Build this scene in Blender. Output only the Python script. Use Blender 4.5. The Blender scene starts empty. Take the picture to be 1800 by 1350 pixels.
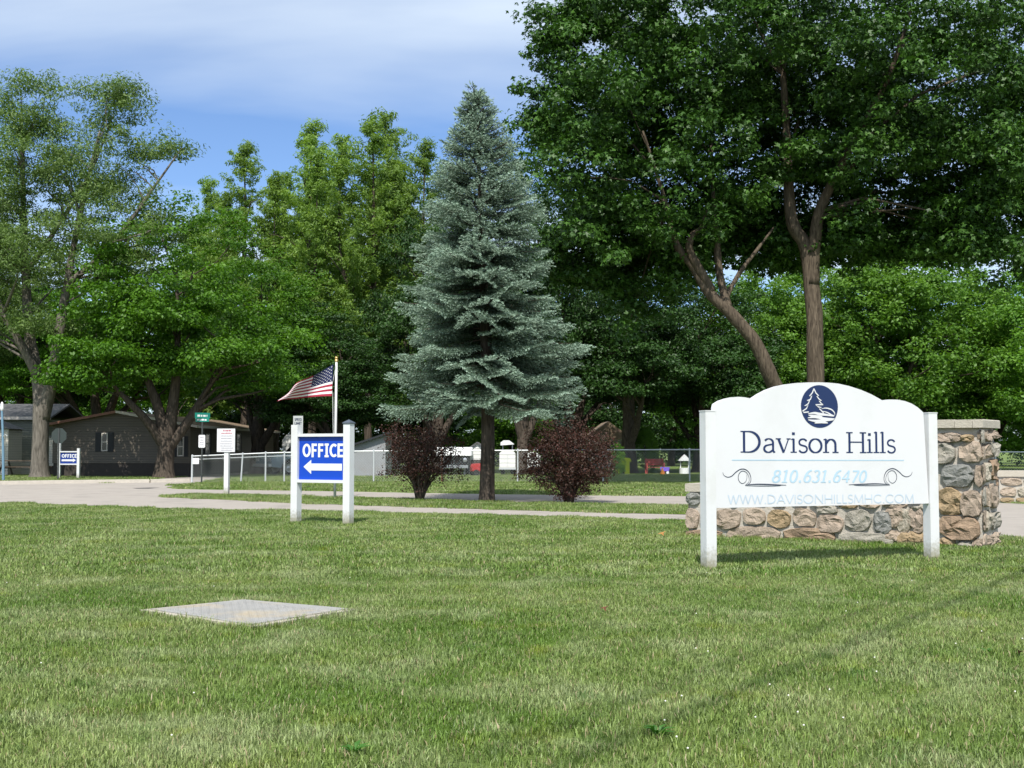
import bpy, math, random
import numpy as np
from mathutils import Vector, Matrix, noise as mnoise
from mathutils.geometry import tessellate_polygon

S = bpy.context.scene
COL = S.collection
R = math.radians
PI = math.pi

# ------------------------------------------------------------------ camera
CAM_H, FPX, HOR = 1.30, 2100.0, 788.0
PITCH = math.atan((HOR - 675.0) / FPX)
cam = bpy.data.cameras.new('camera')
cam.sensor_width = 36.0
cam.lens = 36.0 * FPX / 1800.0
cam.clip_start, cam.clip_end = 0.1, 3000.0
camo = bpy.data.objects.new('camera', cam)
camo.location = (0, 0, CAM_H)
camo.rotation_euler = (PI / 2 + PITCH, 0, 0)
COL.objects.link(camo)
S.camera = camo

# ------------------------------------------------------------------ sky and sun
SUN_AZ = Vector((-0.10, -1.0)).normalized()       # horizontal direction towards the sun
SUN_EL = R(53)
world = bpy.data.worlds.new('World')
S.world = world
world.use_nodes = True
wn, wl = world.node_tree.nodes, world.node_tree.links
wn.clear()
w_out = wn.new('ShaderNodeOutputWorld')
w_bg = wn.new('ShaderNodeBackground')
w_bg.inputs['Strength'].default_value = 0.15
sky = wn.new('ShaderNodeTexSky')
sky.sky_type = 'NISHITA'
sky.sun_disc = False
sky.sun_elevation = SUN_EL
sky.sun_rotation = math.atan2(SUN_AZ.x, SUN_AZ.y)
sky.altitude = 250
sky.air_density = 0.8
sky.dust_density = 1.0
sky.ozone_density = 6.0
# thin high cirrus spread over the whole dome (laid out on a flat layer overhead)
tc = wn.new('ShaderNodeTexCoord')
sep = wn.new('ShaderNodeSeparateXYZ')
wl.new(tc.outputs['Generated'], sep.inputs[0])
def wmath(op, a, b=None, c=None):
    n = wn.new('ShaderNodeMath'); n.operation = op
    for i, v in enumerate((a, b, c)):
        if v is None: continue
        if isinstance(v, (int, float)): n.inputs[i].default_value = v
        else: wl.new(v, n.inputs[i])
    return n.outputs[0]
zc = wmath('ADD', wmath('MAXIMUM', sep.outputs[2], 0.0), 0.10)
cx = wmath('DIVIDE', sep.outputs[0], zc)
cy = wmath('DIVIDE', sep.outputs[1], zc)
cmb = wn.new('ShaderNodeCombineXYZ')
wl.new(wmath('MULTIPLY', cx, 0.32), cmb.inputs[0])
wl.new(wmath('MULTIPLY_ADD', cx, 0.10, cy), cmb.inputs[1])
cmb.inputs[2].default_value = 4.1
n1 = wn.new('ShaderNodeTexNoise'); n1.inputs['Scale'].default_value = 0.85
n1.inputs['Detail'].default_value = 6; n1.inputs['Roughness'].default_value = 0.48; n1.inputs['Distortion'].default_value = 0.6
wl.new(cmb.outputs[0], n1.inputs['Vector'])
rmp = wn.new('ShaderNodeValToRGB')
rmp.color_ramp.elements[0].position = 0.34; rmp.color_ramp.elements[0].color = (0, 0, 0, 1)
rmp.color_ramp.elements[1].position = 0.62; rmp.color_ramp.elements[1].color = (1, 1, 1, 1)
wl.new(n1.outputs[0], rmp.inputs[0])
cmix = wn.new('ShaderNodeMixRGB')
wl.new(wmath('MULTIPLY', rmp.outputs[0], 0.75), cmix.inputs[0])
wl.new(sky.outputs[0], cmix.inputs[1])
cmix.inputs[2].default_value = (5.2, 5.8, 6.3, 1)
wl.new(cmix.outputs[0], w_bg.inputs['Color'])
wl.new(w_bg.outputs[0], w_out.inputs['Surface'])

sun = bpy.data.lights.new('sun', 'SUN')
sun.energy = 4.6
sun.angle = R(0.53)
sun.color = (1.0, 0.955, 0.88)
suno = bpy.data.objects.new('sun', sun)
to_sun = Vector((SUN_AZ.x * math.cos(SUN_EL), SUN_AZ.y * math.cos(SUN_EL), math.sin(SUN_EL)))
suno.rotation_euler = to_sun.to_track_quat('Z', 'Y').to_euler()
suno.location = (0, -20, 40)
COL.objects.link(suno)

vs = S.view_settings
vs.view_transform = 'Standard'; vs.look = 'None'; vs.gamma = 1.0; vs.exposure = 0.35
vs.use_curve_mapping = False
S.render.engine = 'CYCLES'
S.cycles.max_bounces = 6
S.cycles.diffuse_bounces = 3
S.cycles.glossy_bounces = 2
S.cycles.transmission_bounces = 4
S.cycles.transparent_max_bounces = 4
S.cycles.caustics_reflective = False
S.cycles.caustics_refractive = False
S.cycles.use_denoising = True

# ------------------------------------------------------------------ helpers
_c, _s = math.cos(PITCH), math.sin(PITCH)
def ray(px, py):
    u, v = (px - 900.0) / FPX, (675.0 - py) / FPX
    return Vector((u, _c - v * _s, _s + v * _c))
def at(px, py, Y):
    d = ray(px, py); k = Y / d.y
    return Vector((d.x * k, Y, CAM_H + d.z * k))
def G(px, py, z=0.0):
    d = ray(px, py); k = (z - CAM_H) / d.z
    return Vector((d.x * k, d.y * k, z))

class Frame:
    """vertical plane standing on the ground: local x runs along it, local -y faces the viewer"""
    def __init__(self, o, ang):
        self.o, self.a = Vector((o[0], o[1], 0)), ang
        self.x = Vector((math.cos(ang), math.sin(ang), 0)); self.y = Vector((-math.sin(ang), math.cos(ang), 0))
    def px(self, px, py, off=0.0):
        d = ray(px, py); C0 = Vector((0, 0, CAM_H))
        p0 = self.o - self.y * off
        k = (p0 - C0).dot(self.y) / d.dot(self.y)
        p = C0 + d * k
        return ((p - self.o).dot(self.x), p.z)

class MB:
    def __init__(self): self.v, self.f, self.m = [], [], []
    def add(self, vs, fs, m=0):
        b = len(self.v); self.v += [tuple(p) for p in vs]
        for f in fs: self.f.append([b + i for i in f]); self.m.append(m)
        return self
    def box(self, x0, x1, y0, y1, z0, z1, m=0, M=None):
        vs = [Vector(p) for p in ((x0,y0,z0),(x1,y0,z0),(x1,y1,z0),(x0,y1,z0),(x0,y0,z1),(x1,y0,z1),(x1,y1,z1),(x0,y1,z1))]
        if M is not None: vs = [M @ p for p in vs]
        return self.add(vs, [(0,3,2,1),(4,5,6,7),(0,1,5,4),(1,2,6,5),(2,3,7,6),(3,0,4,7)], m)
    def tube(self, pts, radii, n=8, m=0, cap=True):
        pts = [Vector(p) for p in pts]; k = len(pts); vs = []
        up = Vector((0.123, 0.31, 0.94))
        prev = None
        for i, p in enumerate(pts):
            t = (pts[min(i+1, k-1)] - pts[max(i-1, 0)])
            if t.length < 1e-9: t = Vector((0,0,1))
            t.normalize()
            if prev is None:
                a = t.cross(Vector((1,0,0)) if abs(t.x) < 0.8 else Vector((0,1,0))).normalized()
            else:
                a = (prev - t * prev.dot(t))
                a = a.normalized() if a.length > 1e-6 else t.orthogonal().normalized()
            prev = a; b = t.cross(a)
            r = radii[i] if hasattr(radii, '__len__') else radii
            for j in range(n):
                q = 2 * PI * j / n
                vs.append(p + (a * math.cos(q) + b * math.sin(q)) * r)
        fs = []
        for i in range(k - 1):
            for j in range(n):
                j2 = (j + 1) % n
                fs.append((i*n+j, i*n+j2, (i+1)*n+j2, (i+1)*n+j))
        if cap:
            fs.append(tuple(range(n))[::-1]); fs.append(tuple((k-1)*n + j for j in range(n)))
        return self.add(vs, fs, m)
    def lathe(self, prof, n=20, m=0, M=None):
        vs, fs = [], []
        for r, z in prof:
            for j in range(n):
                q = 2*PI*j/n; p = Vector((r*math.cos(q), r*math.sin(q), z))
                vs.append(M @ p if M is not None else p)
        for i in range(len(prof)-1):
            for j in range(n):
                j2 = (j+1) % n; fs.append((i*n+j, i*n+j2, (i+1)*n+j2, (i+1)*n+j))
        return self.add(vs, fs, m)
    def prism(self, poly, y0, y1, m=0, M=None):
        """poly in (x,z), counter-clockwise seen from -y; extruded y0..y1"""
        n = len(poly)
        A = [Vector((x, y0, z)) for x, z in poly]; B = [Vector((x, y1, z)) for x, z in poly]
        tri = tessellate_polygon([[Vector((x, z, 0)) for x, z in poly]])
        vs = A + B
        if M is not None: vs = [M @ p for p in vs]
        fs = []
        for t in tri:
            a, b, c = t
            ar = (poly[b][0]-poly[a][0])*(poly[c][1]-poly[a][1]) - (poly[b][1]-poly[a][1])*(poly[c][0]-poly[a][0])
            if ar < 0: a, c = c, a
            fs.append((a, b, c)); fs.append((n+c, n+b, n+a))
        for i in range(n):
            j = (i+1) % n; fs.append((i, n+i, n+j, j))
        return self.add(vs, fs, m)
    def ribbon(self, pts, w, y=0.0, closed=False, m=0):
        k = len(pts); L = []
        for i in range(k):
            if closed: a, b = pts[(i-1) % k], pts[(i+1) % k]
            else: a, b = pts[max(i-1,0)], pts[min(i+1,k-1)]
            tx, tz = b[0]-a[0], b[1]-a[1]; l = math.hypot(tx, tz) or 1
            L.append((-tz/l, tx/l))
        vs = []
        for i in range(k):
            ww = (w[i] if hasattr(w, '__len__') else w) * 0.5
            x, z = pts[i]; nx, nz = L[i]
            vs += [(x+nx*ww, y, z+nz*ww), (x-nx*ww, y, z-nz*ww)]
        fs = []
        for i in range(k if closed else k-1):
            j = (i+1) % k
            fs.append((2*i+1, 2*j+1, 2*j, 2*i))
        return self.add(vs, fs, m)
    def build(self, name, mats, parent=None, smooth=False):
        me = bpy.data.meshes.new(name)
        me.from_pydata(self.v, [], self.f)
        for mm in (mats if isinstance(mats, (list, tuple)) else [mats]): me.materials.append(mm)
        if any(self.m): me.polygons.foreach_set('material_index', self.m)
        if smooth: me.polygons.foreach_set('use_smooth', [True]*len(me.polygons))
        me.update()
        return link(name, me, parent)

def link(name, me, parent=None):
    o = bpy.data.objects.new(name, me); COL.objects.link(o)
    if parent is not None: o.parent = parent
    return o
def empty(name, loc, rz=0.0, label=None, cat=None, group=None):
    o = bpy.data.objects.new(name, None); COL.objects.link(o)
    o.location = loc; o.rotation_euler = (0, 0, rz); o.empty_display_size = 0.2
    return tag(o, label, cat, group)
def tag(o, label=None, cat=None, group=None, kind=None):
    if label: o['label'] = label
    if cat: o['category'] = cat
    if group: o['group'] = group
    if kind: o['kind'] = kind
    return o
def np_mesh(name, V, F, mats, tint=None, smooth=False):
    """V (n,3) float, F (m,3) int"""
    me = bpy.data.meshes.new(name)
    n, m = len(V), len(F)
    me.vertices.add(n); me.vertices.foreach_set('co', np.ascontiguousarray(V, dtype=np.float32).ravel())
    me.loops.add(m*3); me.loops.foreach_set('vertex_index', np.ascontiguousarray(F, dtype=np.int32).ravel())
    me.polygons.add(m)
    me.polygons.foreach_set('loop_start', np.arange(0, m*3, 3, dtype=np.int32))
    if smooth: me.polygons.foreach_set('use_smooth', np.ones(m, dtype=bool))
    for mm in (mats if isinstance(mats, (list, tuple)) else [mats]): me.materials.append(mm)
    if tint is not None:
        a = me.attributes.new('tint', 'FLOAT', 'POINT'); a.data.foreach_set('value', np.ascontiguousarray(tint, dtype=np.float32))
    me.update(calc_edges=True)
    me.validate()
    return me

# ------------------------------------------------------------------ materials
def newmat(name):
    m = bpy.data.materials.new(name); m.use_nodes = True
    nt = m.node_tree; nt.nodes.clear()
    return m, nt.nodes, nt.links
def plain(name, col, rough=0.6, var=0.10, scale=6.0, bump=0.0, bscale=None, metal=0.0, spec=0.4, dirt=None, stretch=None):
    """principled with noise-varied colour and optional bump; dirt=(colour, amount, scale) lays blotches"""
    m, N, L = newmat(name)
    out = N.new('ShaderNodeOutputMaterial'); p = N.new('ShaderNodeBsdfPrincipled')
    L.new(p.outputs[0], out.inputs[0])
    tcn = N.new('ShaderNodeTexCoord'); vec = tcn.outputs['Object']
    if stretch:
        mp = N.new('ShaderNodeMapping'); mp.inputs['Scale'].default_value = stretch
        L.new(vec, mp.inputs[0]); vec = mp.outputs[0]
    nz = N.new('ShaderNodeTexNoise'); nz.inputs['Scale'].default_value = scale; nz.inputs['Detail'].default_value = 6
    L.new(vec, nz.inputs['Vector'])
    mx = N.new('ShaderNodeMixRGB'); mx.blend_type = 'MIX'
    c = Vector(col)
    mx.inputs[1].default_value = (*(c * (1 - var)), 1); mx.inputs[2].default_value = (*[min(1, x) for x in c * (1 + var)], 1)
    L.new(nz.outputs[0], mx.inputs[0])
    colo = mx.outputs[0]
    if dirt:
        n2 = N.new('ShaderNodeTexNoise'); n2.inputs['Scale'].default_value = dirt[2]; n2.inputs['Detail'].default_value = 8
        n2.inputs['Roughness'].default_value = 0.65
        L.new(vec, n2.inputs['Vector'])
        rp = N.new('ShaderNodeValToRGB'); rp.color_ramp.elements[0].position = 0.5; rp.color_ramp.elements[1].position = 0.72
        L.new(n2.outputs[0], rp.inputs[0])
        ml = N.new('ShaderNodeMath'); ml.operation = 'MULTIPLY'; ml.inputs[1].default_value = dirt[1]
        L.new(rp.outputs[0], ml.inputs[0])
        m2 = N.new('ShaderNodeMixRGB'); L.new(ml.outputs[0], m2.inputs[0]); L.new(colo, m2.inputs[1]); m2.inputs[2].default_value = (*dirt[0], 1)
        colo = m2.outputs[0]
    L.new(colo, p.inputs['Base Color'])
    p.inputs['Roughness'].default_value = rough; p.inputs['Metallic'].default_value = metal
    p.inputs['Specular IOR Level'].default_value = spec
    if bump:
        n3 = N.new('ShaderNodeTexNoise'); n3.inputs['Scale'].default_value = bscale or scale*3; n3.inputs['Detail'].default_value = 8
        n3.inputs['Roughness'].default_value = 0.65
        L.new(vec, n3.inputs['Vector'])
        b = N.new('ShaderNodeBump'); b.inputs['Strength'].default_value = bump; b.inputs['Distance'].default_value = 0.03
        L.new(n3.outputs[0], b.inputs['Height']); L.new(b.outputs[0], p.inputs['Normal'])
    return m
def post_vinyl():
    m = plain('white_post_vinyl', (0.66, 0.665, 0.67), 0.42, 0.03, 3, bump=0.05, dirt=((0.45, 0.43, 0.37), 0.30, 2.6))
    N, L = m.node_tree.nodes, m.node_tree.links
    p = [n for n in N if n.type == 'BSDF_PRINCIPLED'][0]; src = p.inputs['Base Color'].links[0].from_socket
    tcn = N.new('ShaderNodeTexCoord'); sp = N.new('ShaderNodeSeparateXYZ'); L.new(tcn.outputs['Object'], sp.inputs[0])
    nz = N.new('ShaderNodeTexNoise'); nz.inputs['Scale'].default_value = 30; nz.inputs['Detail'].default_value = 6; L.new(tcn.outputs['Object'], nz.inputs['Vector'])
    ad = N.new('ShaderNodeMath'); ad.operation = 'MULTIPLY_ADD'; ad.inputs[1].default_value = -0.30; L.new(nz.outputs[0], ad.inputs[0]); L.new(sp.outputs[2], ad.inputs[2])
    mr = N.new('ShaderNodeMapRange'); mr.inputs[1].default_value = 0.10; mr.inputs[2].default_value = -0.10; mr.inputs[3].default_value = 0; mr.inputs[4].default_value = 0.85
    L.new(ad.outputs[0], mr.inputs[0])
    mx = N.new('ShaderNodeMixRGB'); L.new(mr.outputs[0], mx.inputs[0]); L.new(src, mx.inputs[1]); mx.inputs[2].default_value = (0.25, 0.235, 0.15, 1)
    L.new(mx.outputs[0], p.inputs['Base Color'])
    return m
def leafmat(name, dark, light, trans, tw=0.35, rough=0.5, spec=0.35):
    m, N, L = newmat(name)
    out = N.new('ShaderNodeOutputMaterial'); p = N.new('ShaderNodeBsdfPrincipled'); t = N.new('ShaderNodeBsdfTranslucent')
    ms = N.new('ShaderNodeMixShader'); ms.inputs[0].default_value = tw
    a = N.new('ShaderNodeAttribute'); a.attribute_name = 'tint'
    oi = N.new('ShaderNodeObjectInfo')
    mx = N.new('ShaderNodeMixRGB'); mx.inputs[1].default_value = (*dark, 1); mx.inputs[2].default_value = (*light, 1)
    L.new(a.outputs['Fac'], mx.inputs[0])
    hs = N.new('ShaderNodeHueSaturation')
    mr = N.new('ShaderNodeMapRange'); mr.inputs[3].default_value = 0.85; mr.inputs[4].default_value = 1.15
    L.new(oi.outputs['Random'], mr.inputs[0]); L.new(mr.outputs[0], hs.inputs['Value'])
    L.new(mx.outputs[0], hs.inputs['Color'])
    L.new(hs.outputs[0], p.inputs['Base Color'])
    p.inputs['Roughness'].default_value = rough; p.inputs['Specular IOR Level'].default_value = spec
    m3 = N.new('ShaderNodeMixRGB'); m3.blend_type = 'MULTIPLY'; m3.inputs[0].default_value = 1.0
    L.new(hs.outputs[0], m3.inputs[1]); m3.inputs[2].default_value = (*trans, 1)
    L.new(m3.outputs[0], t.inputs['Color'])
    L.new(p.outputs[0], ms.inputs[1]); L.new(t.outputs[0], ms.inputs[2]); L.new(ms.outputs[0], out.inputs[0])
    return m
def turf_colour(N, L, fine=True):
    """shared lawn colour from world position: green, yellowed, straw-pale and lush patches"""
    geo = N.new('ShaderNodeNewGeometry'); pos = geo.outputs['Position']
    def nz(scale, det, w=0.0, stretch=None):
        n = N.new('ShaderNodeTexNoise'); n.inputs['Scale'].default_value = scale; n.inputs['Detail'].default_value = det
        mp = N.new('ShaderNodeMapping'); mp.inputs['Location'].default_value = (w, w*1.7, 0)
        mp.inputs['Scale'].default_value = stretch or (1, 1, 0)
        L.new(pos, mp.inputs[0]); L.new(mp.outputs[0], n.inputs['Vector']); return n.outputs[0]
    def ramp(v, a, b):
        r = N.new('ShaderNodeMapRange'); r.inputs[1].default_value = a; r.inputs[2].default_value = b; L.new(v, r.inputs[0]); return r.outputs[0]
    def mix(f, c1, c2):
        mx = N.new('ShaderNodeMixRGB'); L.new(f, mx.inputs[0])
        for i, c in ((1, c1), (2, c2)):
            if isinstance(c, tuple): mx.inputs[i].default_value = (*c, 1)
            else: L.new(c, mx.inputs[i])
        return mx.outputs[0]
    c = mix(ramp(nz(0.55, 3, 3.1), 0.36, 0.64), (0.108, 0.186, 0.028), (0.205, 0.268, 0.078))
    c = mix(ramp(nz(1.3, 4, 11.0), 0.48, 0.74), c, (0.292, 0.338, 0.158))      # pale dry-tipped turf
    c = mix(ramp(nz(2.1, 3, 23.0), 0.58, 0.78), c, (0.185, 0.235, 0.026))      # yellow-green weeds
    c = mix(ramp(nz(3.3, 3, 37.0), 0.60, 0.80), c, (0.075, 0.160, 0.030))      # lush tufts
    c = mix(ramp(nz(5.0, 3, 51.0), 0.66, 0.84), c, (0.290, 0.245, 0.120))      # straw
    return c
def turf_blades():
    m, N, L = newmat('turf_blades')
    out = N.new('ShaderNodeOutputMaterial'); p = N.new('ShaderNodeBsdfPrincipled'); t = N.new('ShaderNodeBsdfTranslucent')
    ms = N.new('ShaderNodeMixShader'); ms.inputs[0].default_value = 0.25
    c = turf_colour(N, L)
    a = N.new('ShaderNodeAttribute'); a.attribute_name = 'tint'
    mr = N.new('ShaderNodeMapRange'); mr.inputs[3].default_value = 0.60; mr.inputs[4].default_value = 1.58
    L.new(a.outputs['Fac'], mr.inputs[0])
    hs = N.new('ShaderNodeHueSaturation'); L.new(c, hs.inputs['Color']); L.new(mr.outputs[0], hs.inputs['Value'])
    m2 = N.new('ShaderNodeMapRange'); m2.inputs[1].default_value = 0.93; m2.inputs[2].default_value = 0.95
    L.new(a.outputs['Fac'], m2.inputs[0])
    mx = N.new('ShaderNodeMixRGB'); L.new(m2.outputs[0], mx.inputs[0]); L.new(hs.outputs[0], mx.inputs[1]); mx.inputs[2].default_value = (0.36, 0.30, 0.17, 1)
    L.new(mx.outputs[0], p.inputs['Base Color']); L.new(mx.outputs[0], t.inputs['Color'])
    p.inputs['Roughness'].default_value = 0.45; p.inputs['Specular IOR Level'].default_value = 0.35
    L.new(p.outputs[0], ms.inputs[1]); L.new(t.outputs[0], ms.inputs[2]); L.new(ms.outputs[0], out.inputs[0])
    return m
def turf_ground():
    m, N, L = newmat('turf_ground')
    out = N.new('ShaderNodeOutputMaterial'); p = N.new('ShaderNodeBsdfPrincipled')
    c = turf_colour(N, L)
    geo = N.new('ShaderNodeNewGeometry')
    n = N.new('ShaderNodeTexNoise'); n.inputs['Scale'].default_value = 45; n.inputs['Detail'].default_value = 5
    L.new(geo.outputs['Position'], n.inputs['Vector'])
    mr = N.new('ShaderNodeMapRange'); mr.inputs[1].default_value = 0.3; mr.inputs[2].default_value = 0.7
    mr.inputs[3].default_value = 0.55; mr.inputs[4].default_value = 1.15
    L.new(n.outputs[0], mr.inputs[0])
    hs = N.new('ShaderNodeHueSaturation'); L.new(c, hs.inputs['Color']); L.new(mr.outputs[0], hs.inputs['Value'])
    L.new(hs.outputs[0], p.inputs['Base Color']); p.inputs['Roughness'].default_value = 0.9; p.inputs['Specular IOR Level'].default_value = 0.1
    b = N.new('ShaderNodeBump'); b.inputs['Strength'].default_value = 0.9; b.inputs['Distance'].default_value = 0.05
    L.new(n.outputs[0], b.inputs['Height']); L.new(b.outputs[0], p.inputs['Normal'])
    L.new(p.outputs[0], out.inputs[0])
    return m
def barkmat(name, c1, c2, sc=15.0):
    m, N, L = newmat(name)
    out = N.new('ShaderNodeOutputMaterial'); p = N.new('ShaderNodeBsdfPrincipled'); L.new(p.outputs[0], out.inputs[0])
    tcn = N.new('ShaderNodeTexCoord'); mp = N.new('ShaderNodeMapping'); mp.inputs['Scale'].default_value = (1, 1, 0.16)
    L.new(tcn.outputs['Object'], mp.inputs[0])
    n = N.new('ShaderNodeTexNoise'); n.inputs['Scale'].default_value = sc; n.inputs['Detail'].default_value = 8; n.inputs['Distortion'].default_value = 0.8
    L.new(mp.outputs[0], n.inputs['Vector'])
    r = N.new('ShaderNodeValToRGB'); r.color_ramp.elements[0].position = 0.30; r.color_ramp.elements[0].color = (*c1, 1)
    r.color_ramp.elements[1].position = 0.74; r.color_ramp.elements[1].color = (*c2, 1)
    L.new(n.outputs[0], r.inputs[0]); L.new(r.outputs[0], p.inputs['Base Color'])
    p.inputs['Roughness'].default_value = 0.9; p.inputs['Specular IOR Level'].default_value = 0.15
    b = N.new('ShaderNodeBump'); b.inputs['Strength'].default_value = 0.8; b.inputs['Distance'].default_value = 0.022
    L.new(n.outputs[0], b.inputs['Height']); L.new(b.outputs[0], p.inputs['Normal'])
    return m
def siding(name, col, pitch=0.115, rough=0.55):
    m, N, L = newmat(name)
    out = N.new('ShaderNodeOutputMaterial'); p = N.new('ShaderNodeBsdfPrincipled'); L.new(p.outputs[0], out.inputs[0])
    tcn = N.new('ShaderNodeTexCoord'); sp = N.new('ShaderNodeSeparateXYZ'); L.new(tcn.outputs['Object'], sp.inputs[0])
    d = N.new('ShaderNodeMath'); d.operation = 'DIVIDE'; d.inputs[1].default_value = pitch; L.new(sp.outputs[2], d.inputs[0])
    fr = N.new('ShaderNodeMath'); fr.operation = 'FRACT'; L.new(d.outputs[0], fr.inputs[0])
    iv = N.new('ShaderNodeMath'); iv.operation = 'SUBTRACT'; iv.inputs[0].default_value = 1.0; L.new(fr.outputs[0], iv.inputs[1])
    b = N.new('ShaderNodeBump'); b.inputs['Strength'].default_value = 1.0; b.inputs['Distance'].default_value = 0.02
    L.new(iv.outputs[0], b.inputs['Height']); L.new(b.outputs[0], p.inputs['Normal'])
    nz = N.new('ShaderNodeTexNoise'); nz.inputs['Scale'].default_value = 1.5; nz.inputs['Detail'].default_value = 6; L.new(tcn.outputs['Object'], nz.inputs['Vector'])
    mx = N.new('ShaderNodeMixRGB'); c = Vector(col); mx.inputs[1].default_value = (*(c*0.85), 1); mx.inputs[2].default_value = (*(c*1.08), 1)
    L.new(nz.outputs[0], mx.inputs[0])
    lt = N.new('ShaderNodeMath'); lt.operation = 'GREATER_THAN'; lt.inputs[1].default_value = 0.9; L.new(fr.outputs[0], lt.inputs[0])
    m2 = N.new('ShaderNodeMixRGB'); L.new(lt.outputs[0], m2.inputs[0]); L.new(mx.outputs[0], m2.inputs[1]); m2.inputs[2].default_value = (*(c*0.5), 1)
    L.new(m2.outputs[0], p.inputs['Base Color']); p.inputs['Roughness'].default_value = rough
    return m

M = {}
M['white'] = plain('white_vinyl', (0.66, 0.665, 0.67), 0.42, 0.03, 3, bump=0.05, dirt=((0.45, 0.43, 0.37), 0.32, 2.6))
M['post'] = post_vinyl()
M['white_panel'] = plain('white_sign_face', (0.655, 0.655, 0.67), 0.38, 0.025, 1.6, dirt=((0.52, 0.52, 0.51), 0.35, 1.1))
M['white_flat'] = plain('white_paint', (0.74, 0.75, 0.75), 0.55, 0.06, 2, dirt=((0.4, 0.38, 0.33), 0.35, 3))
M['navy'] = plain('navy_print', (0.012, 0.027, 0.095), 0.4, 0.05)
M['lightblue'] = plain('pale_blue_print', (0.42, 0.58, 0.70), 0.4, 0.12, 14)
M['paleblue'] = plain('faded_blue_print', (0.48, 0.57, 0.66), 0.4, 0.14, 12)
M['ink'] = plain('ink_print', (0.02, 0.03, 0.06), 0.4, 0.1)
M['officeblue'] = plain('blue_sign_face', (0.006, 0.058, 0.46), 0.35, 0.06, 2)
M['officenavy'] = plain('dark_blue_sign_face', (0.010, 0.035, 0.22), 0.4, 0.06, 2)
M['slate'] = plain('slate_cap', (0.07, 0.085, 0.11), 0.5, 0.1)
M['greysign'] = plain('grey_sign_face', (0.42, 0.44, 0.43), 0.5, 0.08)
M['signred'] = plain('red_print', (0.45, 0.10, 0.14), 0.5, 0.2)
M['signgrey'] = plain('grey_print', (0.30, 0.28, 0.33), 0.5, 0.2)
M['streetgreen'] = plain('green_sign_face', (0.01, 0.20, 0.15), 0.4, 0.08)
M['darkpost'] = plain('dark_steel_post', (0.045, 0.05, 0.05), 0.6, 0.2)
M['bluepost'] = plain('blue_grey_post', (0.15, 0.26, 0.36), 0.5, 0.1)
M['signback'] = plain('shade_toned_aluminium', (0.045, 0.058, 0.055), 0.55, 0.15, metal=0.3)  # plate metal darkened evenly, shade put into its colour
M['galv'] = plain('galvanised_steel', (0.55, 0.57, 0.58), 0.45, 0.1, 12, metal=0.25)
M['rust'] = plain('rusty_steel', (0.22, 0.085, 0.045), 0.8, 0.3, 14)
M['gold'] = plain('gold_finial', (0.75, 0.50, 0.18), 0.3, 0.05, metal=0.7)
M['flag_red'] = plain('flag_red', (0.33, 0.018, 0.045), 0.75, 0.08)
M['flag_white'] = plain('flag_white', (0.78, 0.77, 0.78), 0.75, 0.04)
M['flag_blue'] = plain('flag_blue', (0.012, 0.018, 0.07), 0.75, 0.08)
M['asphalt'] = plain('faded_asphalt', (0.345, 0.312, 0.278), 0.9, 0.10, 1.3, bump=0.35, bscale=160, spec=0.15, dirt=((0.20, 0.185, 0.17), 0.55, 0.9))
M['concrete'] = plain('kerb_concrete', (0.46, 0.42, 0.36), 0.85, 0.12, 6, bump=0.3, bscale=60, dirt=((0.28, 0.26, 0.22), 0.5, 4))
M['patch'] = plain('asphalt_patch', (0.09, 0.085, 0.08), 0.9, 0.15, 5)
M['capstone'] = plain('limestone_cap', (0.44, 0.40, 0.335), 0.85, 0.12, 5, bump=0.4, bscale=50, dirt=((0.27, 0.24, 0.20), 0.5, 7))
M['mortar'] = plain('wall_mortar', (0.46, 0.425, 0.37), 0.95, 0.14, 9, bump=0.6, bscale=40, dirt=((0.33, 0.30, 0.25), 0.4, 6))
STONES = []
for i, c in enumerate([(0.255,0.20,0.15), (0.30,0.215,0.12), (0.25,0.23,0.19), (0.335,0.265,0.20), (0.24,0.165,0.105), (0.205,0.205,0.19), (0.275,0.215,0.165), (0.35,0.31,0.245)]):
    c = tuple(x*1.15 + .035 for x in c)
    c2 = tuple(x*0.55 for x in c) if i % 2 else tuple(min(1, x*1.45) for x in c)
    STONES.append(plain('field_stone_%d' % i, c, 0.9, 0.28, 9, bump=1.0, bscale=38, spec=0.2, dirt=(c2, 0.7, 8)))
M['slab'] = plain('cover_slab', (0.315, 0.31, 0.295), 0.8, 0.2, 5, bump=0.6, bscale=30, dirt=((0.45, 0.36, 0.22), 0.9, 1.7))
M['slabrim'] = plain('slab_rim', (0.43, 0.39, 0.32), 0.9, 0.15, 8, bump=0.4, bscale=40)
M['shaded_tan_siding'] = siding('shaded_tan_siding', (0.105, 0.084, 0.058))  # darker than the siding's own tan: deep tree shade is in the colour
M['beige_siding'] = siding('beige_siding', (0.50, 0.47, 0.39))
M['green_siding'] = siding('grey_green_siding', (0.19, 0.20, 0.155))
M['white_siding'] = siding('white_siding', (0.72, 0.72, 0.69), 0.2)
M['metal_siding'] = plain('weathered_metal', (0.27, 0.28, 0.295), 0.5, 0.12, 2, dirt=((0.25, 0.22, 0.2), 0.5, 1.5))
M['shingle'] = plain('brown_shingles', (0.20, 0.145, 0.10), 0.9, 0.25, 4, bump=0.5, bscale=25, dirt=((0.30, 0.25, 0.19), 0.5, 1.5))
M['greyroof'] = plain('grey_shingles', (0.10, 0.10, 0.105), 0.85, 0.15, 4, bump=0.4, bscale=25)
M['trim'] = plain('pale_trim', (0.52, 0.47, 0.42), 0.6, 0.1)
M['fascia'] = plain('red_brown_fascia', (0.22, 0.10, 0.07), 0.6, 0.1)
M['skirt'] = plain('dark_skirting', (0.05, 0.042, 0.036), 0.8, 0.2)
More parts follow.
